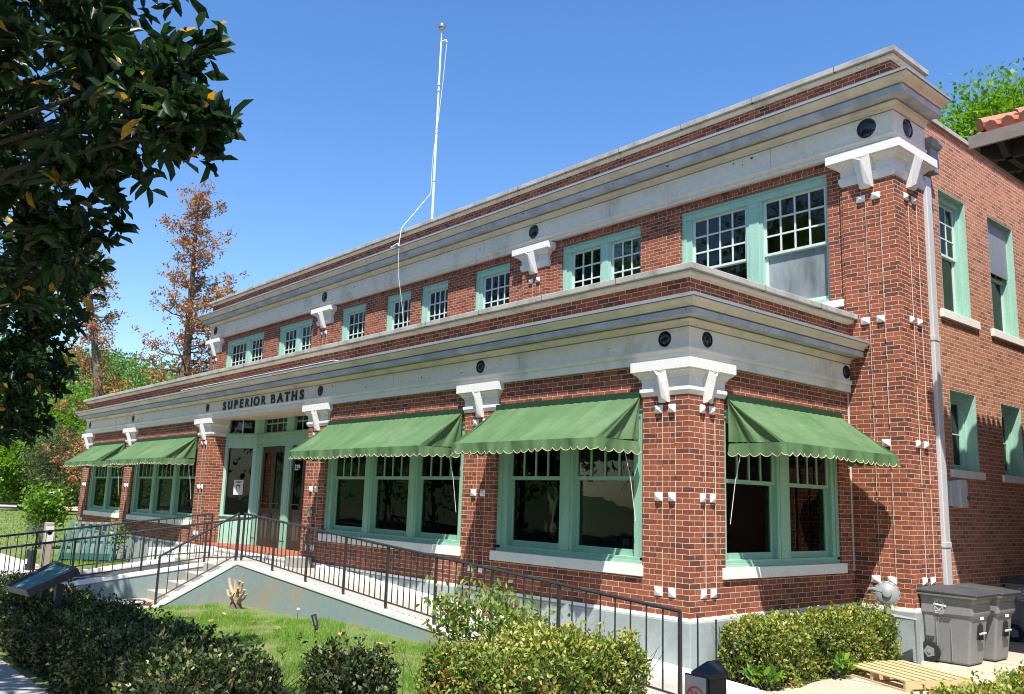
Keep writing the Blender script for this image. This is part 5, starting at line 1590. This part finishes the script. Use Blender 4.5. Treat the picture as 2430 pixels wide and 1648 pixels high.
for u in (0, Lb):
    build('end_leg', MB().tube([bq(u, .12, -.75), bq(u, -.2, .0)], .035, 4), 'teal', t)
    build('foot', MB().box(u - .04, u + .04, -.9, .1, -.77, -.70, fr=FBn), 'teal', t)
bxo('seat', t, 'teal', 0, Lb, -.9, -.15, -.25, -.21, fr=FBn)

# sandwich board far left and tilted sign on it
t = thing('sandwich_board', 'grey chalkboard stand with tilted white sign on the far lawn', 'sign', (-40, 1.9, -.77))
u_ = Vector((.55, .83, 0)).normalized()
def hq(a, z, o=0): q = Vector((-40, 1.9, 0)) + u_ * a + Vector((u_.y, -u_.x, 0)) * o; return (q.x, q.y, z)
build('board', MB().hexa([hq(-.5, -.77, .3), hq(.5, -.77, .3), hq(.5, -.77, .25), hq(-.5, -.77, .25)], [hq(-.42, .9, .05), hq(.42, .9, .05), hq(.42, .9, 0), hq(-.42, .9, 0)]), 'chalk', t)
build('back_board', MB().hexa([hq(-.5, -.77, -.3), hq(.5, -.77, -.3), hq(.5, -.77, -.35), hq(-.5, -.77, -.35)], [hq(-.42, .9, -.02), hq(.42, .9, -.02), hq(.42, .9, -.07), hq(-.42, .9, -.07)]), 'chalk', t)
build('tilted_sign', MB().hexa([hq(-.05, .55, .36), hq(.9, .70, .36), hq(.78, 1.25, .20), hq(-.16, 1.08, .20)], [hq(-.05, .55, .33), hq(.9, .70, .33), hq(.78, 1.25, .17), hq(-.16, 1.08, .17)]), 'signwhite', t)
t = thing('concrete_block', 'small grey concrete block at the right end of the brick entrance step', 'block', (-9.75, -.25, -.1))
bxo('block', t, 'concrete', -9.98, -9.52, -.42, -.06, -.12, .10, bevel=.01)

# ------------------------------------------------------------------ neighbouring building with tiled roof, right
NX, NY, NZ = 2.24, 3.53, 6.53
t = thing('tile_roof_house', 'neighbouring cream building with red clay tile roof and dark wide eaves, right edge', 'building', (3.4, 4.8, G))
bxo('wall', t, 'stucco', 3.55, 16, 4.9, 24, -.8, 6.2)
mb = MB()
mb.box(NX, 18, NY, NY + .045, NZ - .02, NZ + .17); mb.box(NX, NX + .045, NY + .045, 26, NZ - .02, NZ + .17)
build('fascia', mb, 'fascia', t)
mb = MB(); mb.box(NX + .045, 18, NY + .045, 26, NZ + .10, NZ + .13)
build('soffit_boards', mb, 'shadewood', t)
for y in np.arange(NY + .35, 20, .62):
    o = MB(); pts = [(NX + .05, y, NZ - .02), (NX + .18, y, NZ - .14), (NX + .3, y, NZ - .17), (3.55, y, NZ - .17), (3.55, y, NZ + .1), (NX + .05, y, NZ + .1)]
    o.add([(x, y_ - .045, z) for x, y_, z in pts] + [(x, y_ + .045, z) for x, y_, z in pts], [(0, 1, 2, 3, 4, 5), (11, 10, 9, 8, 7, 6)] + [(i, (i + 1) % 6, 6 + (i + 1) % 6, 6 + i) for i in range(6)])
    build('rafter', o, 'shadewood', t)
for x in np.arange(NX + .4, 12, .62):
    o = MB(); pts = [(x, NY + .05, NZ - .02), (x, NY + .18, NZ - .14), (x, NY + .3, NZ - .17), (x, 4.9, NZ - .17), (x, 4.9, NZ + .1), (x, NY + .05, NZ + .1)]
    o.add([(x_ - .045, y, z) for x_, y, z in pts] + [(x_ + .045, y, z) for x_, y, z in pts], [(0, 1, 2, 3, 4, 5), (11, 10, 9, 8, 7, 6)] + [(i, (i + 1) % 6, 6 + (i + 1) % 6, 6 + i) for i in range(6)])
    build('rafter', o, 'shadewood', t)
# hipped tile roof: barrel rows rising from the front eave, hip along the corner
rf = MB(); sl = .42
rf.add([(NX, NY, NZ + .17), (18, NY, NZ + .17), (18, 12, NZ + .17 + (12 - NY) * sl), (NX + 12 - NY, 12, NZ + .17 + (12 - NY) * sl), (NX, 26, NZ + .17), (NX + 12 - NY, 26, NZ + .17 + (12 - NY) * sl)], [(0, 1, 2, 3), (0, 3, 5, 4)])
build('roof', rf, 'tile', t)
mb = MB()
for k in range(40):
    x = NX + .30 + k * .22
    run = min(x - NX - .1, 5.0)
    for j in range(int(run / .36) + 1):
        y0_, y1_ = NY + .03 + j * .36, NY + .03 + j * .36 + .40
        mb.tube([(x, y0_, NZ + .235 + (y0_ - NY) * sl), (x, y1_, NZ + .215 + (y1_ - NY) * sl)], [.085, .072], 8)
build('roof_tiles', mb, 'tile', t, smooth=True)
mb = MB()
for k in range(24):
    y = NY + .36 + k * .22
    run = min(y - NY - .1, 4.0)
    for j in range(int(run / .36) + 1):
        x0_, x1_ = NX + .03 + j * .36, NX + .03 + j * .36 + .40
        mb.tube([(x0_, y, NZ + .235 + (x0_ - NX) * sl), (x1_, y, NZ + .215 + (x1_ - NX) * sl)], [.085, .072], 8)
build('roof_tiles', mb, 'tile', t, smooth=True)
mb = MB()
for j in range(12):
    a_, b_ = .12 + j * .36, .12 + j * .36 + .40
    mb.tube([(NX + a_, NY + a_, NZ + .29 + a_ * sl), (NX + b_, NY + b_, NZ + .26 + b_ * sl)], [.10, .085], 10)
build('hip_tiles', mb, 'tile', t, smooth=True)

# ------------------------------------------------------------------ magnolias
def magnolia(label, base, boughs, nwh, L0, h, trunk_r, core=None):
    """boughs: list of (centre, radii, weight)"""
    t = thing('magnolia_tree', label, 'tree', base, 'magnolias along the sidewalk')
    b = Vector(base); mb = MB()
    top = b + Vector((0, 0, h))
    mb.tube([b, b + Vector((0, 0, 1.2)), b + Vector((.05, .1, h * .5)), top], [trunk_r * 1.3, trunk_r, trunk_r * .7, trunk_r * .15], 12)
    wt = np.array([w for _, _, w in boughs]); idx = rng.choice(len(boughs), nwh, p=wt / wt.sum())
    cs = np.array([c for c, _, _ in boughs])[idx]; rs = np.array([r_ for _, r_, _ in boughs])[idx]
    K = cs + rdir(nwh) * (rng.random(nwh) ** .42)[:, None] * rs
    for c, r_, _ in boughs:
        cv = Vector(c); f = max(.12, min(.8, (cv.z - b.z) / h * .75)); s0 = b.lerp(top, f)
        mb.tube([s0, s0.lerp(cv, .5) + Vector((0, 0, .4)), cv], [trunk_r * .18, trunk_r * .10, trunk_r * .04], 7)
    for i in range(0, nwh, 2):
        k = Vector(tuple(K[i])); c = Vector(tuple(cs[i]))
        mb.tube([c.lerp(k, .0), c.lerp(k, .55) + Vector((0, 0, .05)), k], [.022, .014, .006], 4, cap=False)
    build('trunk', mb, 'bark_dark', t)
    per = 12
    P = np.repeat(K, per, 0); n = len(P)
    ax = np.repeat(rdir(nwh) * .8 + np.array([0, 0, .25]) + .5 * (K - cs) / (np.linalg.norm(K - cs, axis=1, keepdims=True) + 1e-6), per, 0)
    A = ax * .55 + rdir(n) * 1.0 + np.array([0, 0, -.12])
    P = P + rng.normal(size=(n, 3)) * .035 - ax * (rng.random(n) * .12)[:, None]
    tint = np.clip(.45 + .22 * rng.normal(size=n), 0, .95)
    yel = rng.random(n) < .022
    tint[yel] = .975 + .02 * rng.random(yel.sum())
    leaves('crown', P, A, rdir(n) + np.array([0, 0, .9]), L0 * (.7 + .5 * rng.random(n)), L0 * .44 * (.7 + .4 * rng.random(n)), tint, 'magnolia', t, fold=.35, shape=6, curl=.28)
    return t
magnolia('near magnolia with big dark glossy leaves hanging over the sidewalk, upper left', (-2.6, -8.6, -.76),
         [((-.1, -6.95, 4.5), (.55, .5, .5), .45), ((.38, -6.72, 4.2), (.42, .4, .24), .24), ((.2, -6.8, 4.75), (.4, .4, .4), .2), ((-.75, -7.2, 5.0), (.8, .7, .5), .5), ((-1.0, -7.5, 5.9), (.75, .7, .45), .4), ((-.85, -7.15, 4.1), (.55, .5, .35), .3), ((-1.9, -7.4, 6.4), (1.3, 1.2, .8), .6), ((-1.8, -7.4, 4.6), (.9, .7, .7), .4), ((-2.8, -7.6, 4.3), (1.1, .8, .6), .35), ((-4.0, -7.2, 5.2), (1.6, 1.4, 1.1), .6), ((-3.6, -8.8, 6.6), (1.9, 1.7, 1.3), .7), ((-1.6, -9.6, 6.4), (1.5, 1.3, 1.2), .5), ((-5.2, -7.2, 6.2), (1.6, 1.3, 1.2), .5), ((-3.2, -6.9, 3.65), (1.0, .6, .5), .35), ((-2.0, -6.95, 3.85), (.8, .5, .4), .3), ((-4.6, -6.7, 4.0), (1.2, .8, .7), .35), ((.25, -8.35, 5.5), (.85, .55, .45), .5), ((-1.2, -8.3, 5.0), (1.0, .6, .5), .5), ((-2.9, -8.2, 5.0), (1.2, .6, .6), .5)], 690, .205, 8.4, .24)
magnolia('second magnolia further along the sidewalk with drooping lower boughs, left edge', (-11.2, -8.4, -.76),
         [((-8.7, -5.9, 4.5), (1.3, .95, 1.1), .8), ((-8.9, -5.95, 3.2), (1.2, .8, .7), .6), ((-10.8, -7.0, 6.0), (2.0, 1.5, 1.4), 1.0), ((-8.2, -7.4, 5.4), (1.4, 1.1, 1.3), .6), ((-12.6, -6.6, 4.2), (2.0, 1.4, 1.5), .8), ((-9.0, -5.9, 2.35), (.95, .6, .38), .28), ((-13, -8.5, 6.2), (2.2, 2.0, 1.6), .6)], 760, .19, 8.6, .26)
magnolia('third magnolia beside the camera, its bough shading the bollard', (9.2, -7.4, -.76),
         [((5.75, -6.55, 5.5), (.85, .8, .5), 1.0), ((7.6, -7.2, 6.2), (1.2, 1.1, .7), 1.0), ((9.5, -7.5, 7.0), (2, 2, 1.5), 1.2)], 330, .2, 8.2, .26)

# ------------------------------------------------------------------ background trees and hills
def conifer(label, base, h, r0, lean, n_limb, seed, bare_top=0.0):
    t = thing('dying_conifer', label, 'tree', base, 'rust brown conifers behind the porch')
    b = Vector(base); top = b + Vector((lean[0], lean[1], h))
    mb = MB(); mid = b.lerp(top, .5) + Vector((lean[0] * -.12 + .1, .1, 0))
    def on(f): return (b.lerp(mid, f * 2) if f < .5 else mid.lerp(top, f * 2 - 1))
    mb.tube([on(f) for f in (0, .15, .3, .5, .7, .85, 1)], [.34, .28, .24, .18, .12, .07, .02], 9)
    P, A, T_ = [], [], []
    lr = np.random.default_rng(seed)
    for k in range(n_limb):
        f = .16 + .82 * (k + lr.random() * .8) / n_limb
        s0 = on(min(f, .99)); an = lr.random() * 6.283
        env = (1 - f) ** .55 * (1.0 if f > .35 else 1.15) * (.45 + .75 * lr.random())
        L_ = r0 * env + .25
        e = s0 + Vector((math.cos(an) * L_, math.sin(an) * L_, L_ * (.05 + .55 * f) + lr.normal() * .15))
        m_ = s0.lerp(e, .5) + Vector((lr.normal() * .1, lr.normal() * .1, -.12 * L_))
        mb.tube([s0, m_, e], [.05 * (1.1 - f) + .012, .03 * (1.1 - f) + .008, .007], 5)
        for j in range(int(5 + L_ * 6)):
            g = .22 + .78 * lr.random()
            q = (s0.lerp(m_, g * 2) if g < .5 else m_.lerp(e, g * 2 - 1))
            tw = q + Vector((lr.normal() * .22, lr.normal() * .22, lr.normal() * .16 + .05))
            mb.tube([q, tw], [.010, .005], 3, cap=False)
            if lr.random() < .8:
                c_ = np.array(tuple(tw)); m2 = 15
                P.append(c_ + lr.normal(size=(m2, 3)) * .085); A.append(lr.normal(size=(m2, 3)) + np.array([0, 0, .1])); T_.append(np.clip(lr.normal() * .22 + .5 + lr.normal(size=m2) * .12, 0, 1))
    build('trunk', mb, 'bark', t)
    P, A, T_ = np.concatenate(P), np.concatenate(A), np.concatenate(T_)
    leaves('foliage', P, A, rdir(len(P)), (.15 * (.6 + .7 * rng.random(len(P)))), .065, T_, 'deadleaf', t, shape=4, curl=.3)
conifer('taller rust brown dying conifer with straight trunk above the porch roof', (-29.0, 4.0, -.8), 14.9, 2.9, (.1, -.1), 78, 3)
conifer('slimmer leaning rust brown conifer with pale trunk, left of the taller one', (-33.3, 2.9, -.8), 13.0, 1.9, (-.5, -2.0), 50, 5)

def at(x, y, D, dz=0):
    """a point on the ground D metres away in a compass direction (x right, y ahead of the facade)"""
    return (x, y, dz)
spec = [('spring', (-86.4, 8.7), 13.4, 4.6, 'bright green tree furthest left beyond the far path'), ('spring', (-79.1, 9.2), 8.2, 3.2, 'small pale flowering tree at the edge of the far path'),
        ('cedar', (-68.0, 9.6), 7.9, 3.1, 'broad olive juniper next to the left porch corner'), ('spring', (-102.4, 15.2), 15.2, 5.2, 'bright green tree standing behind the juniper'),
        ('midgreen', (-109.2, 21.2), 16.0, 5.2, 'mid green tree between the juniper and the slimmer conifer'), ('spring', (-100.7, 21.9), 16.6, 5.0, 'bright green tree behind the slimmer conifer trunk'),
        ('midgreen', (-116.9, 30.4), 21.5, 6.0, 'tall mid green tree between the two rust brown conifers'), ('spring', (-98.8, 27.8), 16.6, 4.6, 'yellow green tree behind the taller conifer trunk'),
        ('midgreen', (-107.1, 34.2), 19.2, 5.0, 'green tree just left of the upper storey'), ('midgreen', (-111.4, 11.0), 18.5, 6.0, 'large dark green tree at the left edge, half behind the magnolia'),
        ('spring', (-86.8, 19.6), 13.6, 4.2, 'low bright green tree over the left end of the porch roof')]
for m_, (x, y), h, r_, lab in spec:
    tree('background_tree', lab, (x, y, -.8), h, r_, m_, n=15000, size=.34 if m_ != 'cedar' else .18, trunk_r=.2, cz=.50, ch=.44, clumps=80, group='trees beyond the lawn', asp=.6 if m_ != 'cedar' else .4)
tree('hill_tree', 'tall bright green tree rising behind the house at the right edge', (-8.4, 36, -.8), 24.0, 5.2, 'spring', n=100000, size=.25, trunk_r=.35, cz=.70, ch=.30, clumps=90)
tree('hill_tree', 'second bright green tree low behind the right hand roof', (-7.8, 30, -.8), 17.0, 4.2, 'spring', n=40000, size=.24, trunk_r=.3, cz=.72, ch=.28, clumps=70)

# hill with far wood
def hillz(x, y):
    d = -x
    f = max(0, min(1, (d - 118) / 140.0)); s_ = f * f * (3 - 2 * f)
    return -2.0 + s_ * (31 + 2.5 * math.sin(y * .021 + 1) + 1.5 * math.sin(x * .05 + y * .03)) + 0.0
sheet('hills', -460, -112, -160, 300, 0, 'hillside', 36, 40, hillz)
n = 110000
X = -118 - rng.random(n) ** 1.1 * 190; Y = -40 + rng.random(n) * 210
Kx, Ky = -118 - rng.random(900) * 150, -40 + rng.random(900) * 210
i_ = rng.integers(0, 900, n); off = rdir(n) * (rng.random(n) ** .45)[:, None] * (2.4 + 2.0 * rng.random(900))[i_][:, None]
Z = np.array([hillz(a, b_) for a, b_ in zip(Kx, Ky)])[i_]
P = np.stack([Kx[i_] + off[:, 0], Ky[i_] + off[:, 1], Z + 4.0 + off[:, 2] * 1.15], 1)
o = leaves('far_wood', P, off + rdir(n) * 1.5, rdir(n) + np.array([0, 0, 1.2]), .9 * (.6 + .8 * rng.random(n)), .55 * (.6 + .8 * rng.random(n)), np.clip((.3 + .4 * rng.random(900))[i_] + .13 * rng.normal(size=n), 0, 1), 'farwood', None, shape=4)
o['kind'] = 'stuff'; o['label'] = 'green woods covering the far hillside'

# street trees across the road (mirrored in the window glass)
for x, y, h in ((-112, -36, 27), (-98, -34, 24), (-86, -37, 26), (-74, -34, 25), (-63, -36, 26), (-53, -34, 24), (-44, -36, 27), (-36, -34, 24), (-27, -36, 26), (-17, -34, 24), (-6, -36, 22), (8, -35, 20), (34, -18, 16)):
    tree('street_tree', 'leafy street tree on the far side of the road', (x, y, -.85), h, 6.5, 'midgreen', n=12000, size=.5, trunk_r=.3, cz=.54, ch=.48, clumps=60, group='street trees across the road')
